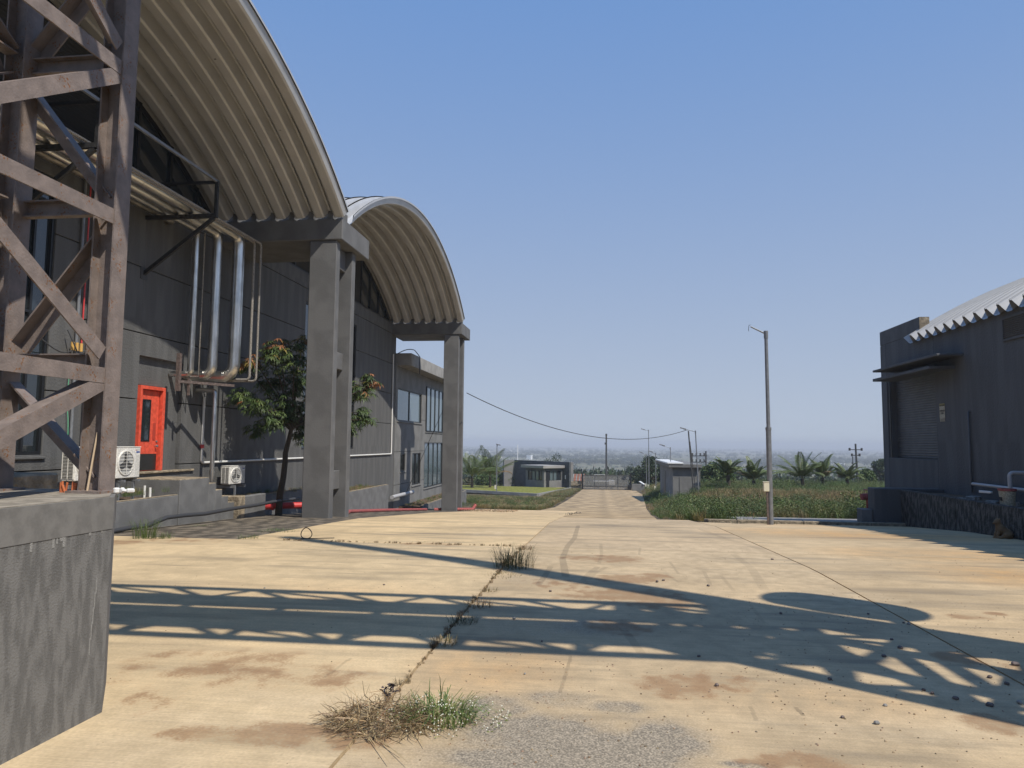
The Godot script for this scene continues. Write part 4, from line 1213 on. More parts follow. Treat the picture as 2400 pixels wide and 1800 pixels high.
func outdoor_unit(label: String) -> Node3D:
	# 0.3 deep in x, 0.68 high, 0.8 long in z; the fan faces +x, the coil shows on the near end
	var o := thing("outdoor_unit", label, "air conditioner", Vector3.ZERO, 0.0, "outdoor air-conditioner units")
	var body: Material = M.ac_white
	part("casing", Shape.new().cut(Vector3(0, 0.34, 0), Vector3(0.3, 0.68, 0.8), 0.016).mesh(), body, o)
	part("lid", Shape.new().cut(Vector3(0, 0.685, 0), Vector3(0.315, 0.02, 0.815), 0.006).mesh(), body, o)
	# fan opening: a dark disc, a round shroud and a wire guard
	var turn := Basis(Vector3(0, 0, 1), -PI / 2)
	var c := Vector3(0.151, 0.34, 0.1)
	part("fan_well", Shape.new().lathe([Vector2(0.0, 0.004), Vector2(0.25, 0.004)], c, 28, turn).mesh(), M.ac_grey, o)
	part("fan_shroud", Shape.new().lathe([Vector2(0.25, 0.0), Vector2(0.25, 0.022), Vector2(0.275, 0.02), Vector2(0.285, 0.0)], c, 28, turn).mesh(), body, o)
	var g := part("fan_guard", Shape.new().box(c + Vector3(0.026, 0, 0), Vector3(0.006, 0.5, 0.012)).mesh(), body, o)
	for k in 7:
		var y := -0.21 + 0.07 * k
		var w := sqrt(0.25 * 0.25 - y * y)
		part("wire", Shape.new().box(c + Vector3(0.024, y, 0), Vector3(0.006, 0.007, w * 2.0)).mesh(), body, g)
	for k in 3:
		part("blade", Shape.new().box(c + Basis(Vector3.RIGHT, k * TAU / 3) * Vector3(0.009, 0.11, 0), Vector3(0.006, 0.2, 0.12), Basis(Vector3.RIGHT, k * TAU / 3) * Basis(Vector3.UP, 0.1)).mesh(), M.ac_dark, g)
	# grooves of the service panel
	var sp := Shape.new()
	for k in 5:
		sp.span(Vector3(0.149, 0.05, -0.24 - 0.03 * k), Vector3(0.153, 0.5, -0.248 - 0.03 * k))
	part("panel_rib", sp.mesh(), M.ac_grey, o)
	# coil grille on the near end
	part("coil", Shape.new().span(Vector3(-0.135, 0.05, 0.399), Vector3(0.115, 0.63, 0.404)).mesh(), M.ac_dark, o)
	for k in 20:
		part("slat", Shape.new().box(Vector3(-0.01, 0.065 + 0.029 * k, 0.408), Vector3(0.25, 0.008, 0.014)).mesh(), body, o)
	for x in [-0.135, -0.01, 0.115]:
		part("upright", Shape.new().box(Vector3(x, 0.34, 0.41), Vector3(0.012, 0.6, 0.018)).mesh(), body, o)
	for z in [-0.25, 0.25]:
		part("foot", Shape.new().cut(Vector3(0, -0.012, z), Vector3(0.36, 0.025, 0.06), 0.004).mesh(), M.ac_dark, o)
	# maker's marks: three red diamonds, a grey word, a blue energy panel
	var mk := Shape.new()
	for d in [Vector2(0, 0.012), Vector2(-0.012, -0.008), Vector2(0.012, -0.008)]:
		mk.box(Vector3(0.1525, 0.62 + d.y, -0.235 + d.x), Vector3(0.003, 0.012, 0.012), Basis(Vector3.RIGHT, PI / 4))
	part("emblem", mk.mesh(), M.red_pipe, o)
	part("word_mark", Shape.new().span(Vector3(0.15, 0.614, -0.365), Vector3(0.1532, 0.628, -0.258)).mesh(), M.ac_grey, o)
	part("energy_label", Shape.new().span(Vector3(0.15, 0.555, -0.365), Vector3(0.1535, 0.59, -0.245)).mesh(), M.blue_ink, o)
	return o
func lettering(text: String, size: float, mat: Material, called := "lettering") -> MeshInstance3D:
	var t := TextMesh.new()
	t.text = text
	t.font_size = 32
	var f := SystemFont.new()
	f.font_names = PackedStringArray(["Droid Sans"])
	f.font_weight = 700
	t.font = f
	t.pixel_size = size / 24.0
	t.depth = 0.002
	t.horizontal_alignment = HORIZONTAL_ALIGNMENT_LEFT
	t.curve_step = 4.0
	var o := MeshInstance3D.new()
	o.name = called
	o.mesh = t
	o.material_override = mat
	return o

# ---------- the loading dock, the lattice tower and what stands outside the frame ----------
func prism(outline: PackedVector2Array, lo: float, hi: float) -> ArrayMesh:
	# outline in (x, -z), counter-clockwise seen from above
	var s := Shape.new()
	var k := outline.size()
	for i in k:
		var a := outline[i]
		var b := outline[(i + 1) % k]
		s.quad(Vector3(a.x, lo, -a.y), Vector3(b.x, lo, -b.y), Vector3(b.x, hi, -b.y), Vector3(a.x, hi, -a.y))
	var ids := Geometry2D.triangulate_polygon(outline)
	for i in range(0, ids.size(), 3):
		var a := outline[ids[i]]
		var b := outline[ids[i + 1]]
		var c := outline[ids[i + 2]]
		if (b - a).cross(c - a) < 0.0:
			var w := b
			b = c
			c = w
		s.tri(Vector3(a.x, hi, -a.y), Vector3(b.x, hi, -b.y), Vector3(c.x, hi, -c.y))
	return s.mesh()
func h_leg(x: float, z: float, lo: float, hi: float) -> ArrayMesh:
	var s := Shape.new()
	for e in [-1.0, 1.0]:
		s.span(Vector3(x + e * 0.075 - 0.006, lo, z - 0.075), Vector3(x + e * 0.075 + 0.006, hi, z + 0.075))
	s.span(Vector3(x - 0.069, lo, z - 0.005), Vector3(x + 0.069, hi, z + 0.005))
	return s.mesh()
func lattice_tower(label: String, x0: float, x1: float, z0: float, z1: float, foot: float, levels: Array) -> Node3D:
	# legs at the four corners; x1 > x0, z1 > z0; the braces sit on the outside of the legs
	var t := thing("lattice_tower", label, "tower", Vector3.ZERO, 0.0, "lattice towers of the pipe bridge")
	var top: float = levels[-1]
	for x in [x0, x1]:
		for z in [z0, z1]:
			part("leg", h_leg(x, z, foot, top + 0.1), M.steel, t)
			part("base_plate", Shape.new().box(Vector3(x, foot + 0.008, z), Vector3(0.26, 0.02, 0.26)).mesh(), M.steel, t)
	var ys: Array = [foot + 0.05] + levels
	var iron := angle_iron(0.105, 0.012)
	for i in ys.size():
		var y: float = ys[i]
		if i > 0:
			for x in [[x1 + 0.073, 1.0], [x0 - 0.073, -1.0]]:
				part("strut", Shape.new().sweep(iron, Vector3(x[0], y - 0.05 * x[1], z0 + 0.076), Vector3(x[0], y - 0.05 * x[1], z1 - 0.076), Vector3(x[1], 0, 0)).mesh(), M.steel, t)
			for z in [z0, z1]:
				part("strut", Shape.new().sweep(channel(0.12, 0.06, 0.01), Vector3(x0 + 0.08, y, z - 0.06), Vector3(x1 - 0.08, y, z - 0.06), Vector3(0, 0, -1)).mesh(), M.steel, t)
		if i + 1 < ys.size():
			var yn: float = ys[i + 1]
			# side faces: K pattern about every other far-leg node
			var far_lo := i % 2 == 1
			for x in [[x1 + 0.07, 1.0], [x0 - 0.07, -1.0]]:
				var a := Vector3(x[0], (y if far_lo else yn) + (0.09 if far_lo else -0.09), z0 + 0.076)
				var b := Vector3(x[0], (yn if far_lo else y) + (-0.09 if far_lo else 0.09), z1 - 0.076)
				part("brace", Shape.new().sweep(iron, a, b, Vector3(x[1], 0, 0)).mesh(), M.steel, t)
			# end faces: one zigzag
			var left_hi := i % 2 == 0
			for z in [z0 - 0.082, z1 + 0.082]:
				var sgn := -1.0 if z < (z0 + z1) * 0.5 else 1.0
				var a := Vector3(x0, (yn if left_hi else y) + (-0.06 if left_hi else 0.06), z)
				var b := Vector3(x1, (y if left_hi else yn) + (0.06 if left_hi else -0.06), z)
				part("brace", Shape.new().sweep(iron, a, b, Vector3(0, 0, sgn)).mesh(), M.steel, t)
	return t
func build_dock_and_tower() -> void:
	var d := thing("loading_dock", "chest-high grey stucco concrete dock with a smooth top band and white drips", "dock")
	var plan := PackedVector2Array([Vector2(-9.5, -1.5), Vector2(-3.1, -1.5), Vector2(-3.1, 4.3), Vector2(-3.47, 4.84), Vector2(-9.5, 4.82)])
	var inner := PackedVector2Array([Vector2(-9.5, -1.49), Vector2(-3.104, -1.49), Vector2(-3.104, 4.297), Vector2(-3.473, 4.836), Vector2(-9.5, 4.81)])
	part("body", prism(inner, -0.4, 1.09), worn(lin(0.175, 0.172, 0.165), 0.92, mottle(501, 0.02, 0.84, 1.0, 0.12, 4.0), 0.8, bumps(505, 0.09, 6.0, 512, 3), 0.3), d)
	part("top_band", prism(plan, 1.085, 1.285), worn(lin(0.185, 0.18, 0.17), 0.9, mottle(511, 0.015, 0.9, 1.0, 0.06), 1.2), d)
	part("top_face", prism(PackedVector2Array([Vector2(-9.5, -1.49), Vector2(-3.12, -1.49), Vector2(-3.12, 4.28), Vector2(-3.485, 4.82), Vector2(-9.5, 4.82)]), 1.28, 1.291), worn(lin(0.34, 0.3, 0.24), 0.93, mottle(515, 0.02, 0.8, 1.0, 0.1), 1.6), d)
	# pale mortar drips that ran from under the band
	var drips := Shape.new()
	for i in 14:
		var z := rnd(-4.27, -3.0)
		var len := rnd(0.012, 0.04) + pow(rng.randf(), 4.0) * 0.1
		var w := rnd(0.006, 0.02)
		drips.box(Vector3(-3.104, 1.084 - len * 0.5, z), Vector3(0.005, len, w))
	for i in 5:
		drips.box(Vector3(-3.104, 0.75 - i * 0.09, -4.18 + 0.008 * i), Vector3(0.006, 0.1, 0.007))
	part("mortar_drip", drips.mesh(), worn(lin(0.36, 0.355, 0.34), 0.95, mottle(521, 0.05, 0.7, 1.0, 0.1), 0.2), d)
	var k := thing("concrete_block", "bare concrete block behind the loading dock by the tower foot", "block")
	part("block", Shape.new().cut_span(Vector3(-9.0, -0.3, -6.4), Vector3(-5.2, 1.33, -5.55), 0.02).mesh(), M.bare, k)
	lattice_tower("rust-flecked brown steel lattice tower standing on the loading dock", -4.2, -3.425, -4.56, -3.02, 1.29, [2.19, 3.3, 4.37, 5.45, 6.6, 8.0])
	var rb := thing("starter_bars", "bundle of orange rusty rebar ends and a thin tan stick at the tower foot", "rebar")
	for i in 7:
		var p := Vector3(-3.6 + rnd(-0.05, 0.05), 1.29, -4.52 + rnd(-0.03, 0.03))
		part("bar", Shape.new().tube([p, p + Vector3(rnd(-0.02, 0.02), rnd(0.05, 0.09), rnd(-0.02, 0.02))], [0.008], 6).mesh(), plain(lin(0.55, 0.16, 0.06), 0.8), rb)
	part("stick", Shape.new().tube([Vector3(-3.44, 1.29, -4.49), Vector3(-3.425, 1.7, -4.54)], [0.008, 0.006], 6).mesh(), M.rope_tan, rb)
	var cl := thing("mortar_lump", "crumbled white mortar lump lying on the dock corner beside the tower", "rubble")
	for i in 4:
		part("lump", Shape.new().cut(Vector3(-3.2 - 0.03 * i, 1.305, -4.6 + 0.02 * (i % 2)), Vector3(rnd(0.03, 0.06), rnd(0.02, 0.04), 0.04), 0.008, Basis(Vector3.UP, rnd(0, 3))).mesh(), M.white, cl)
func build_bridge_and_chimney() -> void:
	# these stand outside the frame; the photograph shows their shadows on the yard
	lattice_tower("brown steel lattice tower at the yard end of the pipe bridge", 5.35, 6.15, -4.505, -3.05, -0.05, [1.1, 2.2, 3.3, 4.4, 5.5, 6.7, 8.0])
	var b := thing("pipe_bridge", "brown steel truss bridge carrying pipes high across the yard", "bridge")
	var zs := [-4.55, -3.0]
	for z in zs:
		for y in [6.85, 7.95]:
			part("chord", Shape.new().bar(Vector3(-4.2, y, z), Vector3(6.2, y, z), 0.12, 0.12).mesh(), M.steel, b)
		for i in 11:
			var x := -4.2 + 1.04 * i
			part("post", Shape.new().bar(Vector3(x, 6.85, z), Vector3(x, 7.95, z), 0.07, 0.07).mesh(), M.steel, b)
			if i < 10:
				var up := i % 2 == 0
				part("brace", Shape.new().bar(Vector3(x, 6.85 if up else 7.95, z), Vector3(x + 1.04, 7.95 if up else 6.85, z), 0.06, 0.06).mesh(), M.steel, b)
	for i in 11:
		var x := -4.2 + 1.04 * i
		part("cross_beam", Shape.new().bar(Vector3(x, 6.8, zs[0]), Vector3(x, 6.8, zs[1]), 0.08, 0.08).mesh(), M.steel, b)
	var runs := [[-4.25, 7.1, 0.2, "thick"], [-3.86, 7.04, 0.14, "middling"], [-3.62, 7.0, 0.07, "slim"], [-3.35, 7.08, 0.18, "stout"], [-4.2, 7.55, 0.16, "upper"]]
	part("added_tray", Shape.new().span(Vector3(-4.2, 7.42, -3.75), Vector3(6.2, 7.5, -3.2)).mesh(), M.zinc, b)  # unseen tray, added to make the bridge shadow denser
	for q in runs:
		pipe("overhead_pipe", "%s jacketed pipe lying in the pipe bridge above the yard" % q[3], [Vector3(-4.6, q[1], q[0]), Vector3(6.4, q[1], q[0])], q[2], M.duct_dull, "pipes in the bridge")
	# chimney; its unseen side drum is added to cast the bulge in the shadow
	var c := thing("boiler_chimney", "tall slim steel boiler chimney with an added drum on its side", "chimney")
	var base := Vector3(7.0, gy(-4.3), -4.35)
	part("stack", Shape.new().tube([base, base + Vector3(0, 8, 0), base + Vector3(0, 20.9, 0)], [0.36, 0.27, 0.2], 20).mesh(), M.zinc, c)
	part("foundation", Shape.new().cut(base + Vector3(0, 0.2, 0), Vector3(1.3, 0.5, 1.3), 0.03).mesh(), M.bare, c)
	var dc := Vector3(6.75, 6.5, -5.5)
	part("drum", Shape.new().lathe([Vector2(0.0, -0.75), Vector2(0.3, -0.72), Vector2(0.46, -0.55), Vector2(0.5, 0.0), Vector2(0.46, 0.55), Vector2(0.3, 0.75), Vector2(0.0, 0.8)], dc, 20).mesh(), M.zinc, c)
	part("bracket", Shape.new().bar(Vector3(7.0, 6.2, -4.4), dc + Vector3(0, -0.3, 0), 0.12, 0.12).mesh(), M.steel, c)

# ---------- the warehouse across the yard ----------
func build_warehouse() -> void:
	var xb := 10.7
	var w := thing("warehouse", "dark grey warehouse with corrugated vault roof, roller shutter and twin canopy slabs", "building")
	var zf := at_x(2067, 950, xb).z
	var zp := at_x(2153, 742, xb).z
	var top := at_x(2064, 778, xb).y
	var s0 := at_x(2193, 950, xb).z        # near jamb
	var s1 := at_x(2080, 950, xb).z        # far jamb
	var s_lo := at_x(2140, 1075, xb).y
	var s_hi := at_x(2140, 866, xb).y
	var eave := 5.5
	# wall pieces round the shutter opening
	part("wall", Shape.new().cut_span(Vector3(xb, -2.0, s0), Vector3(xb + 0.35, eave, 6.0), 0.02).mesh(), M.wall_dark, w)
	part("wall", Shape.new().cut_span(Vector3(xb, -2.0, s1 + 0.001), Vector3(xb + 0.35, s_lo, s0 - 0.001), 0.012).mesh(), M.wall_dark, w)
	part("wall", Shape.new().cut_span(Vector3(xb, s_hi, s1 + 0.001), Vector3(xb + 0.35, eave, s0 - 0.001), 0.012).mesh(), M.wall_dark, w)
	part("wall", Shape.new().cut_span(Vector3(xb, -2.0, zf), Vector3(xb + 0.35, eave, s1), 0.02).mesh(), M.wall_dark, w)
	part("parapet", Shape.new().cut_span(Vector3(xb, eave - 0.002, zf), Vector3(xb + 0.34, top, zp), 0.02).mesh(), M.wall_dark, w)
	part("parapet_end", Shape.new().span(Vector3(xb + 0.012, eave, zp - 0.002), Vector3(xb + 0.33, top - 0.012, zp + 0.02)).mesh(), M.bare, w)
	part("end_wall", Shape.new().span(Vector3(xb + 0.345, -2.6, zf + 0.002), Vector3(29.0, 5.2, zf + 0.3)).mesh(), M.wall_dark, w)
	part("core", Shape.new().span(Vector3(xb + 0.42, -2.0, zf + 0.35), Vector3(28.5, 5.1, 6.0)).mesh(), M.groove, w)
	# roller shutter, slat by slat, set back in its opening
	var sh := Node3D.new()
	sh.name = "roller_shutter"
	w.add_child(sh)
	var zs1 := at_x(2102, 950, xb + 0.24).z
	var n := int((s_hi - s_lo) / 0.085)
	var slat := Shape.new()
	slat.sweep(PackedVector2Array([Vector2(-0.04, 0.0), Vector2(0.04, 0.0), Vector2(0.04, 0.008), Vector2(0.02, 0.022), Vector2(-0.02, 0.022), Vector2(-0.04, 0.008)]), Vector3(0, 0, s0 - 0.01), Vector3(0, 0, zs1), Vector3(1, 0, 0))
	var sm := slat.mesh()
	for i in n:
		var p := part("slat", sm, M.shutter, sh)
		p.position = Vector3(xb + 0.25, s_lo + 0.05 + i * 0.085, 0)
	part("guide", Shape.new().span(Vector3(xb + 0.05, s_lo, s1), Vector3(xb + 0.3, s_hi, zs1)).mesh(), M.wall_dark, w)
	part("jamb_channel", Shape.new().span(Vector3(xb + 0.02, s_lo, zs1 - 0.14), Vector3(xb + 0.06, s_hi, zs1 - 0.04)).mesh(), M.black_steel, w)
	part("bottom_rail", Shape.new().cut_span(Vector3(xb + 0.21, s_lo + 0.0, zs1), Vector3(xb + 0.3, s_lo + 0.06, s0 - 0.01)).mesh(), M.black_steel, w)
	# canopy slabs
	var xc := 9.95
	for q in [[at_x(2045, 868.5, xc), at_x(2195, 829, xc), 0.075], [at_x(2045, 888.5, xc), at_x(2177, 858, xc), 0.1]]:
		part("canopy", Shape.new().cut_span(Vector3(xc, q[0].y - q[2], q[0].z), Vector3(xb + 0.02, q[0].y, q[1].z), 0.01).mesh(), M.wall_dark, w)
	# roof, panel by panel
	var r := Node3D.new()
	r.name = "vault_roof"
	w.add_child(r)
	var pm := arch_panel()
	var cx := 10.42 + ARCH_R * sin(ARCH_HALF)
	for k in 48:
		var p := part("roof_panel", pm, M.roof, r)
		p.rotation.y = PI / 2
		p.position = Vector3(cx, 5.42 - ARCH_R * cos(ARCH_HALF), -26.1 + 0.6 * k)
	# louvre vent
	var v0 := at_x(2354, 770, xb).z
	var v_hi := at_x(2356, 748, xb).y
	var v_lo := at_x(2356, 795, xb).y
	var v := part("vent", Shape.new().span(Vector3(xb - 0.004, v_lo, v0), Vector3(xb + 0.0, v_hi, v0 + 1.1)).mesh(), M.frame, w)
	for k in 10:
		part("slat", Shape.new().box(Vector3(xb - 0.02, lerpf(v_lo + 0.04, v_hi - 0.02, k / 9.0), v0 + 0.55), Vector3(0.05, 0.012, 1.1), Basis(Vector3(0, 0, 1), -0.6)).mesh(), M.wall_dark, v)
	var vf := Shape.new()
	for y in [v_lo - 0.03, v_hi + 0.03]:
		vf.span(Vector3(xb - 0.045, y - 0.03, v0 - 0.05), Vector3(xb, y + 0.03, v0 + 1.15))
	for z in [v0 - 0.03, v0 + 1.13]:
		vf.span(Vector3(xb - 0.045, v_lo, z - 0.03), Vector3(xb, v_hi, z + 0.03))
	part("vent_frame", vf.mesh(), M.wall_dark, w)
	# base block at the corner, and the stained retaining planter in front
	part("base_block", Shape.new().cut_span(Vector3(8.62, -1.6, -24.8), Vector3(xb - 0.002, 0.33, -24.22), 0.02).mesh(), M.wall_dark, w)
	part("base_step", Shape.new().cut_span(Vector3(8.3, -1.6, -24.9), Vector3(8.618, -0.35, -24.4), 0.02).mesh(), M.planter, w)
	var p2 := thing("retaining_planter", "mould-stained low retaining wall with rubble along the warehouse", "wall")
	var ry := 0.3
	var n2 := 8
	for k in n2:
		var za := lerpf(4.0, -24.2, float(k) / n2)
		var zb := lerpf(4.0, -24.2, float(k + 1) / n2) + 0.01
		part("wall_panel", Shape.new().cut_span(Vector3(9.4, -1.4, zb), Vector3(9.56, ry + rnd(-0.02, 0.02), za), 0.02).mesh(), M.stain_wall, p2)
	part("soil", Shape.new().span(Vector3(9.561, -1.0, -24.2), Vector3(xb - 0.005, ry - 0.08, 4.0)).mesh(), M.soil, p2)
	# rubble, bits of board
	for k in 16:
		var z := rnd(-21.5, -13.5)
		var st := part("rubble_stone", Shape.new().cut(Vector3(rnd(9.7, 10.4), ry - 0.05, z), Vector3(rnd(0.08, 0.3), rnd(0.06, 0.16), rnd(0.08, 0.3)), 0.02, Basis(Vector3.UP, rnd(0, 3))).mesh(), M.stone)
		tag(st, "grey broken stone among the rubble behind the retaining wall", "stone", "rubble along the warehouse")
	var bd := part("white_offcut", Shape.new().cut(at_x(2310, 1153, 9.9), Vector3(0.08, 0.06, 0.34), 0.01, Basis(Vector3.UP, 0.4)).mesh(), M.white)
	tag(bd, "small white offcut lying in the rubble beside the bucket", "offcut")
	# sign
	var sg := thing("caution_sign", "torn paper caution notice pasted beside the roller shutter", "sign")
	var sc := at_x(2209, 966, xb)
	var sgh := 0.54
	part("sheet", Shape.new().span(Vector3(xb - 0.012, sc.y - sgh * 0.36, sc.z - 0.17), Vector3(xb - 0.002, sc.y + sgh * 0.36, sc.z + 0.17)).mesh(), M.cream_dirty, sg)
	for k in 4:
		part("torn_strip", Shape.new().box(Vector3(xb - 0.008, sc.y - sgh * 0.44, sc.z - 0.13 + 0.085 * k), Vector3(0.008, 0.12, 0.04), Basis(Vector3.RIGHT, -0.25)).mesh(), M.cream_dirty, sg)
	part("header", Shape.new().span(Vector3(xb - 0.014, sc.y + sgh * 0.37, sc.z - 0.165), Vector3(xb - 0.003, sc.y + sgh * 0.5, sc.z + 0.165)).mesh(), plain(lin(0.3, 0.26, 0.1), 0.7), sg)
	for q in [["CAUTION", 0.052, 0.395, -0.15], ["DANGER", 0.06, 0.08, -0.145], ["ZONE", 0.06, -0.07, -0.1]]:
		var t := lettering(q[0], q[1], M.ink)
		t.position = Vector3(xb - 0.016, sc.y + sgh * q[2], sc.z + q[3])
		t.rotation.y = -PI / 2
		sg.add_child(t, true)
	# pipes on the warehouse wall
	var cz := at_x(2271, 1000, xb - 0.05).z
	var c_hi := at_x(2271, 965, xb - 0.05).y
	pipe("wall_conduit", "dark vertical conduit rising up the warehouse wall from the planter", [Vector3(xb + 0.1, c_hi, cz), Vector3(xb - 0.05, c_hi, cz), Vector3(xb - 0.05, 0.35, cz)], 0.035, M.shutter, "", 8)
	var pb := at_x(2280, 1134, 10.5)
	pipe("grey_pipe", "grey plastic pipe lying level behind the cream bucket", [pb, Vector3(10.4, pb.y - 0.02, -17.0), Vector3(10.3, pb.y - 0.03, -13.0)], 0.045, M.pvc_grey, "", 10)
	var el := at_x(2366, 1108, 10.2)
	pipe("grey_elbow_pipe", "grey plastic pipe bending over above the cream bucket", [Vector3(10.2, 0.2, el.z), Vector3(10.2, el.y - 0.12, el.z)] + bend(Vector3(10.2, 0.2, el.z), Vector3(10.2, el.y, el.z), Vector3(10.7, el.y, el.z), 0.09, 5) + [Vector3(10.75, el.y, el.z)], 0.05, M.pvc_grey, "", 12)
	var bk := thing("bucket", "cream plastic bucket with a red rim standing in the rubble", "bucket", Vector3(9.9, ry - 0.08, at_x(2361, 1160, 9.9).z))
	part("pail", Shape.new().lathe([Vector2(0.0, 0.0), Vector2(0.15, 0.0), Vector2(0.19, 0.42)], Vector3.ZERO, 20).mesh(), M.cream_dirty, bk)
	part("rim", Shape.new().lathe([Vector2(0.185, 0.37), Vector2(0.2, 0.38), Vector2(0.2, 0.43), Vector2(0.17, 0.43), Vector2(0.165, 0.38)], Vector3.ZERO, 20).mesh(), M.red_dull, bk)
	part("mark", Shape.new().box(Vector3(-0.17, 0.18, 0.03), Vector3(0.01, 0.09, 0.1), Basis(Vector3(0, 0, 1), 0.1)).mesh(), M.ink, bk)
	# fire hydrant at the corner
	var hy := thing("fire_hydrant", "dark red fire hydrant standpipe at the warehouse corner", "hydrant")
	var hp := Vector3(at_z(2036, 1160, -25.2).x, gy(-25.2), -25.2)
	part("standpipe", Shape.new().tube([hp, hp + Vector3(0, 0.75, 0)] + bend(hp, hp + Vector3(0, 1.0, 0), hp + Vector3(1, 1.0, 0), 0.15, 5), [0.09], 12).mesh(), M.red_dull, hy)
	part("outlet", Shape.new().tube([hp + Vector3(-0.25, 0.9, 0.05), hp + Vector3(0.25, 0.95, 0.0)], [0.11, 0.09], 12).mesh(), M.red_dull, hy)
	part("valve_wheel", Shape.new().lathe([Vector2(0.05, 0.0), Vector2(0.16, 0.0), Vector2(0.16, 0.03), Vector2(0.05, 0.03)], hp + Vector3(0, 1.12, 0), 14).mesh(), M.red_dull, hy)
	build_dog()

# ---------- the dog ----------
func blob_mesh(bones: Array, cell: float, soft: float) -> ArrayMesh:
	# bones: [a, b, ra, rb]; smooth union of tapered capsules, meshed as surface nets
	var lo := Vector3.INF
	var hi := -Vector3.INF
	for b in bones:
		for k in 2:
			var r: float = b[2 + k] + cell * 3.0
			lo = lo.min(b[k] - Vector3(r, r, r))
			hi = hi.max(b[k] + Vector3(r, r, r))
	var n := Vector3i((hi - lo) / cell) + Vector3i(2, 2, 2)
	var f := PackedFloat32Array()
	f.resize(n.x * n.y * n.z)
	for z in n.z:
		for y in n.y:
			for x in n.x:
				var p := lo + Vector3(x, y, z) * cell
				var acc := 0.0
				for b in bones:
					var ab: Vector3 = b[1] - b[0]
					var t := clampf((p - b[0]).dot(ab) / maxf(ab.length_squared(), 1e-9), 0.0, 1.0)
					acc += exp(-soft * (p.distance_to(b[0] + ab * t) - lerpf(b[2], b[3], t)))
				f[(z * n.y + y) * n.x + x] = -log(maxf(acc, 1e-30)) / soft
	var ids := {}
	var vs := PackedVector3Array()
	for z in n.z - 1:
		for y in n.y - 1:
			for x in n.x - 1:
				var c := 0
				var sum := Vector3.ZERO
				for e in [[0, 1], [2, 3], [4, 5], [6, 7], [0, 2], [1, 3], [4, 6], [5, 7], [0, 4], [1, 5], [2, 6], [3, 7]]:
					var pa := Vector3i(x + (e[0] & 1), y + ((e[0] >> 1) & 1), z + (e[0] >> 2))
					var pb := Vector3i(x + (e[1] & 1), y + ((e[1] >> 1) & 1), z + (e[1] >> 2))
					var fa := f[(pa.z * n.y + pa.y) * n.x + pa.x]
					var fb := f[(pb.z * n.y + pb.y) * n.x + pb.x]
					if (fa < 0.0) != (fb < 0.0):
						sum += Vector3(pa).lerp(Vector3(pb), fa / (fa - fb))
						c += 1
				if c > 0:
					ids[(z * n.y + y) * n.x + x] = vs.size()
					vs.append(lo + sum / c * cell)
	var st := SurfaceTool.new()
	st.begin(Mesh.PRIMITIVE_TRIANGLES)
	st.set_smooth_group(0)
	for v in vs:
		st.add_vertex(v)
	var steps := [Vector3i(1, 0, 0), Vector3i(0, 1, 0), Vector3i(0, 0, 1)]
	for z in range(1, n.z - 1):
		for y in range(1, n.y - 1):
			for x in range(1, n.x - 1):
				var fa := f[(z * n.y + y) * n.x + x]
				for k in 3:
					var q: Vector3i = Vector3i(x, y, z) + steps[k]
					var fb := f[(q.z * n.y + q.y) * n.x + q.x]
					if (fa < 0.0) == (fb < 0.0):
						continue
					var u: Vector3i = steps[(k + 1) % 3]
					var w: Vector3i = steps[(k + 2) % 3]
					var o: Array = []
					for d in [Vector3i.ZERO, u, u + w, w]:
						var g: Vector3i = Vector3i(x, y, z) - d
						o.append(ids[(g.z * n.y + g.y) * n.x + g.x])
					if fa < 0.0:
						o.reverse()
					for i in [0, 1, 2, 0, 2, 3]:
						st.add_index(o[i])
	st.generate_normals()
	return st.commit()
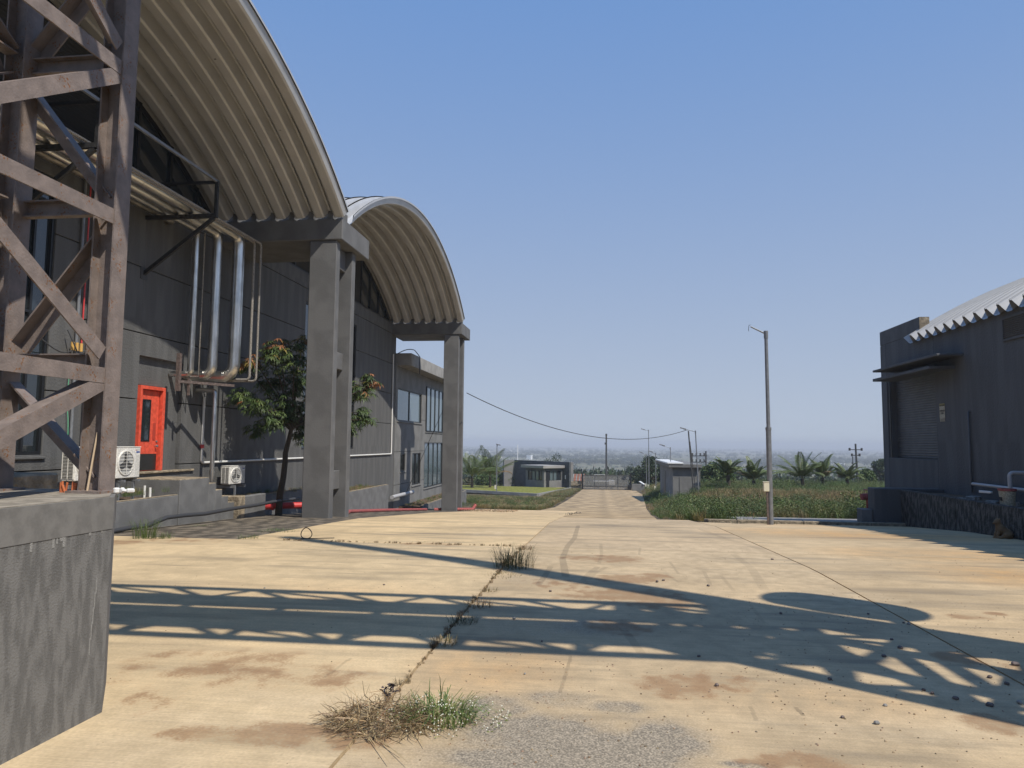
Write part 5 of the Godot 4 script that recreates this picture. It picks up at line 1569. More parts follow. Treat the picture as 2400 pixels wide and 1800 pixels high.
func build_dog() -> void:
	var g := on_ground(2352, 1262)
	var d := thing("dog", "tan dog sitting in the shade against the stained retaining wall", "dog", Vector3(g.x, gy(g.z), g.z), 0.0)
	# sitting, chest towards -x, head raised and turned to the yard
	var v := func(x: float, y: float, z: float) -> Vector3: return Vector3(x, y, z)
	var bones := [
		[v.call(0.1, 0.1, 0), v.call(-0.06, 0.24, 0), 0.105, 0.085], [v.call(-0.06, 0.24, 0), v.call(-0.1, 0.31, 0), 0.085, 0.05], [v.call(-0.1, 0.31, 0), v.call(-0.12, 0.37, 0), 0.045, 0.045],
		[v.call(-0.12, 0.38, 0), v.call(-0.13, 0.385, 0), 0.055, 0.05], [v.call(-0.15, 0.37, 0.02), v.call(-0.23, 0.345, 0.04), 0.034, 0.02],
		[v.call(0.08, 0.09, 0.07), v.call(-0.02, 0.07, 0.11), 0.07, 0.045], [v.call(-0.02, 0.06, 0.11), v.call(-0.13, 0.02, 0.11), 0.035, 0.022],
		[v.call(0.08, 0.09, -0.07), v.call(-0.02, 0.07, -0.11), 0.07, 0.045], [v.call(-0.02, 0.06, -0.11), v.call(-0.13, 0.02, -0.11), 0.035, 0.022],
		[v.call(-0.09, 0.2, 0.05), v.call(-0.14, 0.1, 0.05), 0.035, 0.024], [v.call(-0.14, 0.1, 0.05), v.call(-0.15, 0.02, 0.05), 0.022, 0.022], [v.call(-0.15, 0.02, 0.05), v.call(-0.19, 0.015, 0.05), 0.02, 0.016],
		[v.call(-0.09, 0.2, -0.05), v.call(-0.14, 0.1, -0.05), 0.035, 0.024], [v.call(-0.14, 0.1, -0.05), v.call(-0.15, 0.02, -0.05), 0.022, 0.022], [v.call(-0.15, 0.02, -0.05), v.call(-0.19, 0.015, -0.05), 0.02, 0.016],
		[v.call(-0.1, 0.42, 0.045), v.call(-0.085, 0.475, 0.06), 0.022, 0.008], [v.call(-0.1, 0.42, -0.045), v.call(-0.085, 0.475, -0.06), 0.022, 0.008],
		[v.call(0.2, 0.05, 0.0), v.call(0.26, 0.03, 0.1), 0.025, 0.018], [v.call(0.26, 0.03, 0.1), v.call(0.2, 0.02, 0.2), 0.018, 0.01],
	]
	part("body", blob_mesh(bones, 0.016, 60.0), M.fur, d)
	part("nose", Shape.new().cut(Vector3(-0.25, 0.348, 0.043), Vector3(0.02, 0.018, 0.024), 0.006).mesh(), M.ink, d)
	for z in [0.028, -0.02]:
		part("eye", Shape.new().cut(Vector3(-0.168, 0.398, z + 0.012), Vector3(0.012, 0.012, 0.014), 0.004).mesh(), M.ink, d)

# ---------- lamp posts, wires and utility poles ----------
func lamp_post(label: String, base: Vector3, top_y: float, r0: float, r1: float, arm: Vector3, lean := 0.0) -> Node3D:
	var o := thing("street_lamp", label, "street lamp", base, 0.0, "street lamps of the yard and road")
	var h := top_y - base.y
	var off := Vector3(lean * h, 0, 0)
	part("post", Shape.new().tube([Vector3(0, -0.3, 0), off * 0.5 + Vector3(0, h * 0.49, 0), off * 0.5 + Vector3(0, h * 0.5, 0), off + Vector3(0, h, 0)], [r0, r0, r1 * 1.15, r1], 14).mesh(), M.zinc, o)
	part("joint_ring", Shape.new().tube([off * 0.48 + Vector3(0, h * 0.485, 0), off * 0.5 + Vector3(0, h * 0.5, 0)], [r0 * 1.12], 14).mesh(), M.zinc, o)
	part("cap", Shape.new().tube([off + Vector3(0, h - 0.2, 0), off + Vector3(0, h + 0.03, 0)], [r1 * 1.3], 12).mesh(), M.zinc, o)
	var a := off + Vector3(0, h - 0.06, 0)
	part("arm", Shape.new().tube([a, a + arm], [r1 * 0.55, r1 * 0.45], 8).mesh(), M.zinc, o)
	return o
func build_poles() -> void:
	# the tall post by the lane: its arm has lost its lantern, a wire hangs from the end
	var z := -22.6
	var b := at_z(1806.5, 1211, z)
	b.y = gy(z)
	var t := at_z(1795, 778, z)
	var lean := (t.x - b.x) / (t.y - b.y)
	var e := at_z(1759, 761, z)
	var lp := lamp_post("tall grey lamp post at the yard edge with a bare arm and hanging wire", b, t.y, 0.078, 0.05, e - t, lean)
	var k := e - b
	part("wire", Shape.new().tube([k, k + Vector3(-0.05, -0.03, 0), k + Vector3(-0.06, -0.12, 0), k + Vector3(-0.062, -0.2, 0)], [0.008], 6).mesh(), M.wire, lp)
	var jb := thing("junction_box", "cream junction box on a rusty stand beside the tall lamp post", "junction box", Vector3(b.x - 0.1, b.y, z + 0.1))
	var jy := at_z(1796, 1140, z).y - b.y
	part("stand", Shape.new().bar(Vector3(0, -0.1, 0), Vector3(-0.02, jy, 0), 0.05, 0.05).mesh(), M.post_steel, jb)
	part("box", Shape.new().cut(Vector3(-0.05, jy, 0.05), Vector3(0.16, 0.28, 0.12), 0.01).mesh(), M.cream, jb)
	part("lid", Shape.new().cut(Vector3(-0.05, jy + 0.145, 0.05), Vector3(0.18, 0.012, 0.14), 0.003).mesh(), M.cream, jb)
	# lamps along the road: pixel of foot and top, depth
	var far := [
		[1574, 1174, 1571, 1049, -66.0, 1552, 1043, 0.05, "slim lamp post standing in the green weeds in front of the shed corner"],
		[1537.5, 1160, 1536.5, 1062, -84.0, 1525, 1058, 0.05, "slim lamp post just beyond the shed's front weeds"],
		[1515.5, 1152, 1514.5, 1065, -98.0, 1502, 1060, 0.05, "slim lamp post nearest the gate pillar"],
		[1521, 1120, 1520, 1008, -92.0, 1507, 1006, 0.06, "tall slim lamp post rising from the trees behind the gate pillar"],
		[1639, 1182, 1630, 1010, -60.0, 1601, 1004, 0.06, "leaning lamp post that carries the sagging cable"],
		[1163.5, 1160, 1165, 1043, -76.0, 1168, 1042, 0.055, "lone lamp post standing on the lawn"],
	]
	for q in far:
		var f := at_z(q[0], q[1], q[4])
		f.y = gy(q[4])
		var p := at_z(q[2], q[3], q[4])
		var tip := at_z(q[5], q[6], q[4])
		var l := lamp_post(q[8], f, p.y, q[7], q[7] * 0.7, tip - p, (p.x - f.x) / (p.y - f.y))
		part("lantern", Shape.new().cut(tip - f, Vector3(0.5, 0.09, 0.22), 0.02, Basis(Vector3(0, 0, 1), -0.25)).mesh(), M.zinc, l)
		if q[0] != 1639:
			part("fuse_box", Shape.new().cut(Vector3(-0.12, 0.75, 0.1), Vector3(0.16, 0.4, 0.14), 0.01).mesh(), M.cream, l)
	# bamboo prop next to the leaning lamp
	var s0 := at_z(1627.5, 1175, -60.5)
	var s1 := at_z(1613.5, 1010, -60.5)
	pipe("prop_pole", "thin dark pole leaning against the lamp that carries the cable", [Vector3(s0.x, gy(-60.5), s0.z), s1], 0.055, M.pole_dark, "props of the cable", 8, "pole")
	pipe("prop_pole", "second thin strut beside the leaning lamp that carries the cable", [Vector3(at_z(1634, 1150, -60.6).x, gy(-60.5), -60.6), at_z(1617, 1035, -60.5)], 0.03, M.pole_dark, "props of the cable", 8, "pole")
	# sagging cable from the far columns to the leaning lamp
	var c0 := at_z(1094, 921, -38.6)
	var c1 := at_z(1612, 1007, -60.4)
	var pts := []
	for i in 33:
		var u := i / 32.0
		var p := c0.lerp(c1, u)
		p.y -= 2.75 * 4.0 * u * (1.0 - u) * 0.56
		pts.append(p)
	pipe("sagging_cable", "black cable sagging from the far column across the road to the leaning lamp", pts, 0.022, M.wire, "", 6, "cable")
	# guy wire on the annex
	pipe("guy_cable", "thin black cable slanting down in front of the annex to a drain", [at_z(1049, 937, -38.9), Vector3(-11.0, at_z(928, 1153, -40.2).y, -40.2)], 0.014, M.wire, "", 6, "cable")
	# utility poles
	utility_pole("dark utility pole standing behind the gate", 1421.0, 1120.0, 1421.0, 1021.0, -110.0, false)
	utility_pole("utility pole with a cross-arm of insulators beyond the palms", 2011.0, 1125.0, 2005.0, 1040.0, -95.0, true)
	utility_pole("smaller far utility pole beside the cross-arm pole", 1999.5, 1105.0, 1998.5, 1073.0, -170.0, false)
	# two-pole transformer frame
	var zt := -118.0
	var h := thing("transformer_frame", "two-pole steel frame with cross-bars and insulators behind the shed", "utility pole", Vector3.ZERO)
	var a0 := at_z(1622, 1115, zt)
	var a1 := at_z(1622, 1063, zt)
	var d0 := at_z(1655, 1118, zt)
	var d1 := at_z(1654.5, 1057, zt)
	for q in [[a0, a1], [d0, d1]]:
		part("pole", Shape.new().tube([Vector3(q[0].x, gy(zt) - 0.2, zt), q[1]], [0.14, 0.11], 8).mesh(), M.pole_dark, h)
	for py in [1068.5, 1083.0, 1098.0]:
		var p := at_z(1617, py, zt)
		var q := at_z(1657, py, zt)
		part("cross_bar", Shape.new().bar(p, q, 0.14, 0.14).mesh(), M.pole_dark, h)
		for i in 4:
			part("insulator", Shape.new().tube([p.lerp(q, 0.15 + 0.23 * i) + Vector3(0, 0.05, 0), p.lerp(q, 0.15 + 0.23 * i) + Vector3(0, 0.45, 0)], [0.12], 8).mesh(), M.pole_dark, h)
	# thin aerial behind the guard house
	var m0 := at_z(1213, 1090, -135.0)
	pipe("aerial_mast", "thin pale aerial mast behind the guard house", [Vector3(m0.x, gy(-135.0), -135.0), at_z(1213.3, 1042, -135.0)], 0.07, M.far_white, "", 8, "mast")
func utility_pole(label: String, bx: float, by: float, tx: float, ty: float, z: float, arms: bool) -> void:
	var b := at_z(bx, by, z)
	var t := at_z(tx, ty, z)
	var o := thing("utility_pole", label, "utility pole", Vector3.ZERO, 0.0, "utility poles")
	part("pole", Shape.new().tube([Vector3(b.x, gy(z) - 0.3, z), t], [0.16, 0.11], 8).mesh(), M.pole_dark, o)
	if arms:
		for q in [[0.75, 0.72], [1.45, 0.45]]:
			var c: Vector3 = t - Vector3(0, q[0], 0)
			part("cross_arm", Shape.new().bar(c + Vector3(-q[1], 0, 0), c + Vector3(q[1], 0, 0), 0.1, 0.1).mesh(), M.pole_dark, o)
			for s in [-1.0, 1.0]:
				part("insulator", Shape.new().tube([c + Vector3(s * q[1], -0.12, 0), c + Vector3(s * q[1], 0.22, 0)], [0.13], 8).mesh(), M.pole_dark, o)
	else:
		part("insulator", Shape.new().tube([t - Vector3(0, 0.05, 0), t + Vector3(0, 0.28, 0)], [0.14], 8).mesh(), M.pole_dark, o)
		part("bracket", Shape.new().box(t - Vector3(0.1, 1.2, 0), Vector3(0.3, 0.3, 0.2)).mesh(), M.pole_dark, o)

# ---------- gate, guard house, shed ----------
func build_gate_side() -> void:
	var z := -99.6
	var y := gy(z)
	var xa := at_z(1365, 1130, z).x
	var xb := at_z(1478, 1130, z).x
	var top := at_z(1420, 1113, z).y
	var g := thing("sliding_gate", "long grey sliding gate of fine mesh panels across the road", "gate")
	for x in [xa, xb]:
		part("post", Shape.new().cut_span(Vector3(x - 0.11, y - 0.3, z - 0.1), Vector3(x + 0.11, top + 0.28, z + 0.1), 0.01).mesh(), M.frame, g)
	for q in [top - 0.05, y + 0.5, y + 0.08]:
		part("rail", Shape.new().span(Vector3(xa, q - 0.05, z - 0.03), Vector3(xb, q + 0.05, z + 0.04)).mesh(), M.wall, g)
	for i in 4:
		var x0 := lerpf(xa + 0.12, xb - 0.12, i / 4.0)
		var x1 := lerpf(xa + 0.12, xb - 0.12, (i + 1) / 4.0)
		part("mesh_panel", Shape.new().span(Vector3(x0, y + 0.1, z - 0.004), Vector3(x1 - 0.06, top - 0.1, z + 0.004)).mesh(), M.gate_sheet, g)
		if i > 0:
			part("upright", Shape.new().span(Vector3(x0 - 0.05, y + 0.05, z - 0.02), Vector3(x0 + 0.02, top, z + 0.045)).mesh(), M.wall_dark, g)
	var pl := thing("gate_pillar", "short pale pillar with dark motor box at the gate end", "pillar")
	part("pillar", Shape.new().cut_span(Vector3(xb + 0.15, y - 0.2, z + 0.2), Vector3(xb + 0.4, y + 0.65, z + 0.45), 0.02).mesh(), M.white, pl)
	part("motor_box", Shape.new().cut_span(Vector3(xb - 0.4, y - 0.1, z + 0.2), Vector3(xb + 0.1, y + 0.75, z + 0.5), 0.02).mesh(), M.frame, pl)
	# cart seen through the mesh
	var cz := -106.0
	var cc := at_z(1415, 1135, cz)
	var ct := thing("parked_truck", "small white flat-bed truck parked behind the mesh gate", "truck", Vector3(cc.x, gy(cz), cz))
	part("bed", Shape.new().cut(Vector3(-0.4, 1.02, 0), Vector3(2.2, 0.12, 1.5), 0.02).mesh(), M.white, ct)
	part("cab", Shape.new().cut(Vector3(1.1, 0.85, 0), Vector3(0.9, 0.75, 1.4), 0.1).mesh(), M.white, ct)
	part("rack", Shape.new().bar(Vector3(-1.4, 1.95, 0), Vector3(0.2, 1.95, 0), 0.06, 0.1).bar(Vector3(-1.4, 1.05, 0), Vector3(-1.4, 1.95, 0), 0.06, 0.06).mesh(), M.white, ct)
	part("chassis", Shape.new().cut(Vector3(0, 0.55, 0), Vector3(2.8, 0.25, 0.9), 0.02).mesh(), M.frame, ct)
	for x in [-0.9, 1.1]:
		for s in [-0.6, 0.6]:
			part("wheel", Shape.new().tube([Vector3(x, 0.34, s - 0.09), Vector3(x, 0.34, s + 0.09)], [0.34], 16).mesh(), M.ink, ct)
	# boundary walls
	var bw := thing("boundary_wall", "low bare block wall beside the guard house and gate", "wall")
	part("wall", Shape.new().cut_span(Vector3(xa - 1.6, y - 0.3, z - 0.5), Vector3(xa - 0.2, y + 1.05, z - 0.3), 0.02).mesh(), M.bare, bw)
	part("lower_rail", Shape.new().cut_span(Vector3(xa - 1.6, y + 0.6, z - 0.2), Vector3(xa - 0.2, y + 0.72, z - 0.1), 0.01).mesh(), M.bare, bw)
	var bw2 := thing("boundary_wall", "low grey wall with a slanted white edge past the gate pillar", "wall")
	var wz := -97.0
	var w0 := at_z(1481, 1134, wz)
	var w1 := at_z(1511, 1134, wz)
	part("wall", Shape.new().cut_span(Vector3(w0.x, gy(wz) - 0.3, wz - 0.2), Vector3(w1.x, w0.y, wz), 0.02).mesh(), M.annex, bw2)
	part("slanted_edge", Shape.new().bar(at_z(1499, 1128.5, wz - 0.5), at_z(1510, 1135.5, wz + 0.1), 0.3, 0.1).mesh(), M.white, bw2)
	# red tiled hut behind the guard house
	var hz := -118.0
	var h0 := at_z(1338, 1126, hz)
	var h1 := at_z(1362, 1112, hz)
	var hut := thing("tiled_hut", "small hut with striped red tile roof between guard house and gate", "hut")
	part("wall", Shape.new().span(Vector3(h0.x, gy(hz) - 1.0, hz - 3.0), Vector3(h1.x + 0.6, h0.y, hz)).mesh(), M.bare, hut)
	for i in 14:
		var x := lerpf(h0.x - 0.2, h1.x + 0.6, i / 14.0)
		part("tile_row", Shape.new().bar(Vector3(x, h0.y - 0.05, hz + 0.25), Vector3(x + 0.1, h1.y, hz - 1.6), 0.1, 0.06).mesh(), M.tile_red if i % 3 else M.fascia, hut)
	# guard house, its long face turned from the sun and coloured darker for shade
	build_guard_house()
	# shed
	var sz := -63.0
	var s0 := at_z(1576, 1090, sz)
	var s1 := at_z(1641, 1090, sz)
	var st := at_z(1576, 1095.5, sz).y
	var sd := thing("pump_shed", "grey flat-roofed shed with a white roof edge among the weeds", "shed")
	var sy := gy(sz) - 1.0
	part("wall", Shape.new().cut_span(Vector3(s0.x, sy, sz - 13.0), Vector3(s1.x, st, sz), 0.02).mesh(), M.annex, sd)
	part("roof", Shape.new().cut_span(Vector3(s0.x - 0.35, st + 0.002, sz - 13.3), Vector3(s1.x + 0.1, at_z(1590, 1087.5, sz).y, sz + 0.35), 0.02).mesh(), M.annex, sd)
	part("roof_edge", Shape.new().cut_span(Vector3(s0.x - 0.45, at_z(1590, 1087.4, sz).y, sz - 13.3), Vector3(lerpf(s0.x, s1.x, 0.38), at_z(1590, 1084, sz).y, sz + 0.4), 0.01).mesh(), M.white, sd)
	part("door", Shape.new().span(Vector3(s0.x - 0.02, sy, sz - 9.0), Vector3(s0.x, st - 0.5, sz - 6.5)).mesh(), M.frame, sd)
	part("rib", Shape.new().span(Vector3(lerpf(s0.x, s1.x, 0.24), sy, sz), Vector3(lerpf(s0.x, s1.x, 0.26), st - 0.8, sz + 0.03)).mesh(), M.wall, sd)
func build_guard_house() -> void:
	# local frame: the long face runs along +x and looks to +z
	var z := -102.0
	var corner := at_z(1334, 1144, z)
	corner.y = gy(z) + 0.05
	var turn := deg_to_rad(-46.0)
	var o := thing("guard_house", "flat-roofed guard house with a shade-darkened long wall, a pale canopy and barred corner windows", "building", corner, turn)
	var len := 12.85
	var h := at_z(1334, 1083, z).y - corner.y
	var dark := worn(lin(0.075, 0.085, 0.09), 0.85, mottle(531, 0.01, 0.85, 1.0, 0.04), 4.0)  # shade of the long face put into a darker wall colour
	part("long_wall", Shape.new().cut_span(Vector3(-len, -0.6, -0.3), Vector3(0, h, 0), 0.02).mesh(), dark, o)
	part("end_wall", Shape.new().cut_span(Vector3(-0.3, -0.6, -0.8), Vector3(0.0, h - 0.02, -0.302), 0.02).mesh(), M.annex, o)
	part("wing_wall", Shape.new().cut_span(Vector3(-len - 0.3, -0.6, 0.0), Vector3(-len - 0.02, h, 1.95), 0.02).mesh(), M.annex, o)
	part("roof", Shape.new().span(Vector3(-len + 0.1, h - 0.4, -0.8), Vector3(-0.31, h - 0.1, -0.302)).mesh(), M.annex, o)
	# the projecting guard room
	var rx0 := -5.5
	var rx1 := -1.35
	var rz := 3.5
	var rh := h * 0.76
	part("room_wall", Shape.new().cut_span(Vector3(rx0, -0.6, 0.002), Vector3(rx1, rh * 0.38, rz), 0.02).mesh(), M.annex, o)
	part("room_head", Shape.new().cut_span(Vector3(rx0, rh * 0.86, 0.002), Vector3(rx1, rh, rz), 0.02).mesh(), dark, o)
	for q in [[rx0, rx0 + 0.5, rz - 0.35, rz], [rx1 - 0.35, rx1, rz - 0.35, rz], [rx1 - 0.3, rx1, 0.002, 0.35]]:
		part("pier", Shape.new().span(Vector3(q[0], rh * 0.38, q[2]), Vector3(q[1], rh * 0.86, q[3])).mesh(), M.annex, o)
	part("back_room", Shape.new().span(Vector3(rx0 + 0.2, rh * 0.38, 0.01), Vector3(rx1 - 0.8, rh * 0.86, rz - 0.8)).mesh(), M.inside, o)
	part("canopy", Shape.new().cut_span(Vector3(rx0 - 0.5, rh + 0.002, 0.002), Vector3(rx1 + 0.45, rh + 0.38, rz + 0.5), 0.02).mesh(), M.fascia, o)
	for q in [["z", rx0 + 0.55, rx1 - 0.4], ["x", 0.4, rz - 0.4]]:
		var f := Shape.new()
		var w := Node3D.new()
		w.name = "window"
		o.add_child(w, true)
		for i in 5:
			var t := lerpf(q[1], q[2], i / 4.0)
			var p := Vector3(t, 0, rz - 0.06) if q[0] == "z" else Vector3(rx1 - 0.06, 0, t)
			f.box(p + Vector3(0, rh * 0.62, 0), Vector3(0.09, rh * 0.48, 0.09))
			if i < 4:
				var nx := lerpf(q[1], q[2], (i + 0.5) / 4.0)
				var pp := Vector3(nx, rh * 0.62, rz - 0.1) if q[0] == "z" else Vector3(rx1 - 0.1, rh * 0.62, nx)
				var wd: float = (q[2] - q[1]) / 4.0 - 0.1
				part("pane", Shape.new().box(pp, Vector3(wd, rh * 0.44, 0.01) if q[0] == "z" else Vector3(0.01, rh * 0.44, wd)).mesh(), M.glass_pale if i == 1 or i == 2 else M.glass, w)
		part("frame", f.mesh(), M.frame, w)
	part("door", Shape.new().cut_span(Vector3(rx1 - 0.02, -0.1, rz - 0.95), Vector3(rx1 + 0.03, rh * 0.84, rz - 0.4), 0.01).mesh(), M.frame, o)
	part("notice", Shape.new().span(Vector3(-0.9, rh * 0.45, 0.001), Vector3(-0.7, rh * 0.65, 0.02)).mesh(), M.white, o)
	part("step", Shape.new().cut_span(Vector3(rx1 + 0.04, -0.3, 0.6), Vector3(rx1 + 1.2, 0.12, 2.2), 0.02).mesh(), M.bare, o)

# ---------- plants ----------
func leaf(s: Shape, at: Vector3, dir: Vector3, side: Vector3, len: float, w: float, droop: float, col: Color) -> void:
	# a folded lance-shaped leaf of four faces
	s.tint = col
	var mid := at + dir * len * 0.5 + Vector3.DOWN * droop * len * 0.2
	var tip := at + dir * len + Vector3.DOWN * droop * len * 0.7
	var l := mid - side * w * 0.5 + Vector3.UP * w * 0.15
	var r := mid + side * w * 0.5 + Vector3.UP * w * 0.15
	s.tri(at, r, mid)
	s.tri(at, mid, l)
	s.tri(mid, r, tip)
	s.tri(mid, tip, l)
func blade(s: Shape, at: Vector3, dir: Vector3, h: float, w: float, bow: float, col: Color) -> void:
	# a grass blade of three lengths bowing over in dir
	s.tint = col
	var side := dir.cross(Vector3.UP).normalized() * w * 0.5
	var p := [at, at + Vector3.UP * h * 0.45 + dir * bow * h * 0.12, at + Vector3.UP * h * 0.8 + dir * bow * h * 0.45, at + Vector3.UP * h * (1.0 - 0.35 * bow) + dir * bow * h]
	s.quad(p[0] - side, p[0] + side, p[1] + side * 0.9, p[1] - side * 0.9)
	s.quad(p[1] - side * 0.9, p[1] + side * 0.9, p[2] + side * 0.6, p[2] - side * 0.6)
	s.tri(p[2] - side * 0.6, p[2] + side * 0.6, p[3])
func shade(c: Color, k: float) -> Color:
	var f := 1.0 + rnd(-k, k)
	return Color(c.r * f * (1.0 + rnd(-0.1, 0.1)), c.g * f, c.b * f)
func any_dir() -> Vector3:
	var a := rnd(0, TAU)
	return Vector3(cos(a), 0, sin(a))
func unit() -> Vector3:
	while true:
		var p := Vector3(rnd(-1, 1), rnd(-1, 1), rnd(-1, 1))
		if p.length_squared() < 1.0 and p.length_squared() > 0.01:
			return p.normalized()
	return Vector3.UP
func grass_clump(n: int, radius: float, h: float, w: float, cols: Array, bow := 0.5) -> ArrayMesh:
	var s := Shape.new()
	s.tinted = true
	for i in n:
		var d := any_dir()
		var r := radius * sqrt(rng.randf())
		blade(s, d * r + Vector3(0, -0.03, 0), (d + any_dir() * 0.8).normalized(), h * rnd(0.45, 1.0), w * rnd(0.6, 1.2), bow * rnd(0.2, 1.4), shade(cols[rng.randi() % cols.size()], 0.25))
	return s.mesh()
func shrub_mesh(n: int, size: Vector3, len: float, cols: Array) -> ArrayMesh:
	var s := Shape.new()
	s.tinted = true
	var lumps := []
	for i in 9:
		lumps.append(Vector3(rnd(-0.6, 0.6), rnd(0.15, 0.8), rnd(-0.6, 0.6)) * size)
	for i in n:
		var c: Vector3 = lumps[rng.randi() % lumps.size()]
		var u := unit()
		var p := c + u * size * 0.36 * pow(rng.randf(), 0.4)
		p.y = maxf(p.y, 0.02)
		var d := (u + Vector3.UP * rnd(-0.3, 0.6) + unit() * 0.5).normalized()
		leaf(s, p, d, d.cross(unit()).normalized(), len * rnd(0.6, 1.3), len * rnd(0.3, 0.5), rnd(0, 0.6), shade(cols[rng.randi() % cols.size()], 0.3))
	return s.mesh()
func scatter(called: String, label: String, category: String, mesh: Mesh, mat: Material, places: Array) -> void:
	# places: [Transform3D, Color]
	var mm := MultiMesh.new()
	mm.transform_format = MultiMesh.TRANSFORM_3D
	mm.use_colors = true
	mm.mesh = mesh
	mm.instance_count = places.size()
	for i in places.size():
		mm.set_instance_transform(i, places[i][0])
		mm.set_instance_color(i, places[i][1])
	var o := MultiMeshInstance3D.new()
	o.name = numbered(called)
	o.multimesh = mm
	o.material_override = mat
	add_child(o)
	tag(o, label, category, "", "stuff")
func put_at(x: float, z: float, scale: float, tall := 1.0, lift := 0.0) -> Transform3D:
	return Transform3D(Basis(Vector3.UP, rnd(0, TAU)).scaled(Vector3(scale, scale * tall, scale)), Vector3(x, plot_y(x, z) + lift, z))
func road_right(z: float) -> float:
	return lerpf(1.95, 5.3, clampf((-z - 25.8) / 74.0, 0.0, 1.0)) + 0.15
func road_left(z: float) -> float:
	return lerpf(-3.6, -2.5, clampf((-z - 43.0) / 56.0, 0.0, 1.0)) - 0.2
func tone(a: float, b: float) -> Color:
	var k := rnd(a, b)
	return Color(k * rnd(0.9, 1.15), k, k * rnd(0.85, 1.1))
func build_plants() -> void:
	var green := [Color(0.075, 0.12, 0.028), Color(0.1, 0.14, 0.035), Color(0.055, 0.095, 0.022)]
	var straw := [Color(0.3, 0.23, 0.11), Color(0.26, 0.19, 0.09), Color(0.2, 0.16, 0.07), Color(0.14, 0.14, 0.05)]
	build_mango()
	# the overgrown plot beyond the yard
	var g1 := grass_clump(40, 0.34, 0.62, 0.013, green, 0.7)
	var g2 := grass_clump(40, 0.34, 0.62, 0.012, straw, 0.6)
	var s1 := shrub_mesh(620, Vector3(1.1, 1.0, 1.1), 0.1, green)
	var s2 := shrub_mesh(560, Vector3(1.0, 0.9, 1.0), 0.085, [Color(0.12, 0.14, 0.05), Color(0.17, 0.15, 0.06), Color(0.09, 0.12, 0.035)])
	var a := []
	var b := []
	var c := []
	var d := []
	var patch := FastNoiseLite.new()
	patch.seed = 3
	patch.frequency = 0.06
	for i in 15000:
		var z := -26.0 - pow(rng.randf(), 1.2) * 86.0
		var x := road_right(z) + pow(rng.randf(), 1.25) * 46.0
		if x > 4.9 and z > -37.3:
			continue
		if z > -45.0 and rng.randf() < 0.55:
			continue
		if in_shed(x, z):
			continue
		var dry := patch.get_noise_2d(x, z)
		var edge := clampf((x - road_right(z)) / 1.2, 0.35, 1.0)
		if z < -42.0 and z > -60.0 and x > 7.0:
			dry += 0.5
		if dry > 0.12:
			b.append([put_at(x, z, rnd(0.6, 1.0) * edge), tone(0.75, 1.25)])
		else:
			a.append([put_at(x, z, rnd(0.6, 1.15) * edge), tone(0.75, 1.35)])
	for i in 2600:
		var z := -26.6 - pow(rng.randf(), 1.25) * 80.0
		var x := road_right(z) + 0.5 + pow(rng.randf(), 1.2) * 44.0
		if (x > 4.6 and z > -38.0) or in_shed(x, z):
			continue
		if z < -42.0 and z > -60.0 and x > 8.0 and rng.randf() < 0.75:
			continue
		var k := (rnd(0.35, 0.75) + 0.5 * pow(rng.randf(), 3.0)) * clampf((x - road_right(z)) / 1.5, 0.4, 1.0)
		(c if rng.randf() < 0.6 else d).append([put_at(x, z, k, rnd(0.7, 1.1)), tone(0.65, 1.35)])
	# hedge of bushes behind the side lane
	for i in 1100:
		var x := 4.8 + rng.randf() * 26.0
		var z := -38.2 - rng.randf() * 7.0
		(c if rng.randf() < 0.4 else d).append([put_at(x, z, (rnd(0.35, 0.8) + 0.45 * pow(rng.randf(), 2.0)) * (1.2 if x > 13.0 else 1.0), rnd(0.75, 1.1)), tone(0.55, 1.45)])
	scatter("tall_grass", "tall green grass on the overgrown plot beside the road", "grass", g1, M.grass, a)
	scatter("dry_grass", "straw-coloured dry grass among the weeds of the plot", "grass", g2, M.dry, b)
	scatter("shrubbery", "dense green bushes growing on the plot beside the road", "shrubs", s1, M.leaf, c)
	scatter("dusty_shrubbery", "dusty olive bushes growing between the green ones", "shrubs", s2, M.leaf, d)
	# dry verge on the other side of the road, and lawn grass
	a = []
	b = []
	c = []
	for i in 5200:
		var z := -43.4 - rng.randf() * 26.0
		var near_edge := lerpf(-2.9, -16.0, clampf((-z - 42.5) / 24.0, 0.0, 1.0))
		var x := minf(road_left(z), near_edge + 40.0) - pow(rng.randf(), 1.1) * 17.0
		if x < lerpf(-5.0, -17.0, clampf((-z - 43.0) / 14.0, 0.0, 1.0)) or x > road_left(z):
			continue
		if z < -70.0 + (x + 16.0) * 0.2:
			continue
		if x < -8.5 and z > -56.0:
			continue
		(b if rng.randf() < 0.62 else a).append([put_at(x, z, rnd(0.4, 0.85), 0.75), tone(0.7, 1.25)])
	for i in 900:
		var z := -70.0 - rng.randf() * 27.0
		var x := road_left(z) - rng.randf() * 2.4
		(b if rng.randf() < 0.6 else a).append([put_at(x, z, rnd(0.4, 0.9), 0.8), tone(0.7, 1.2)])
	for i in 60:
		var z := -46.0 - rng.randf() * 16.0
		c.append([put_at(road_left(z) - rnd(0.5, 8.0), z, rnd(0.25, 0.6), 0.8), tone(0.7, 1.2)])
	scatter("verge_grass", "green grass of the verge below the lawn", "grass", g1, M.grass, a)
	scatter("verge_dry_grass", "dry brown grass of the verge below the lawn", "grass", g2, M.dry, b)
	scatter("verge_weeds", "low green weeds in the dry verge", "weeds", s1, M.leaf, c)
	# planters along the wall
	a = []
	b = []
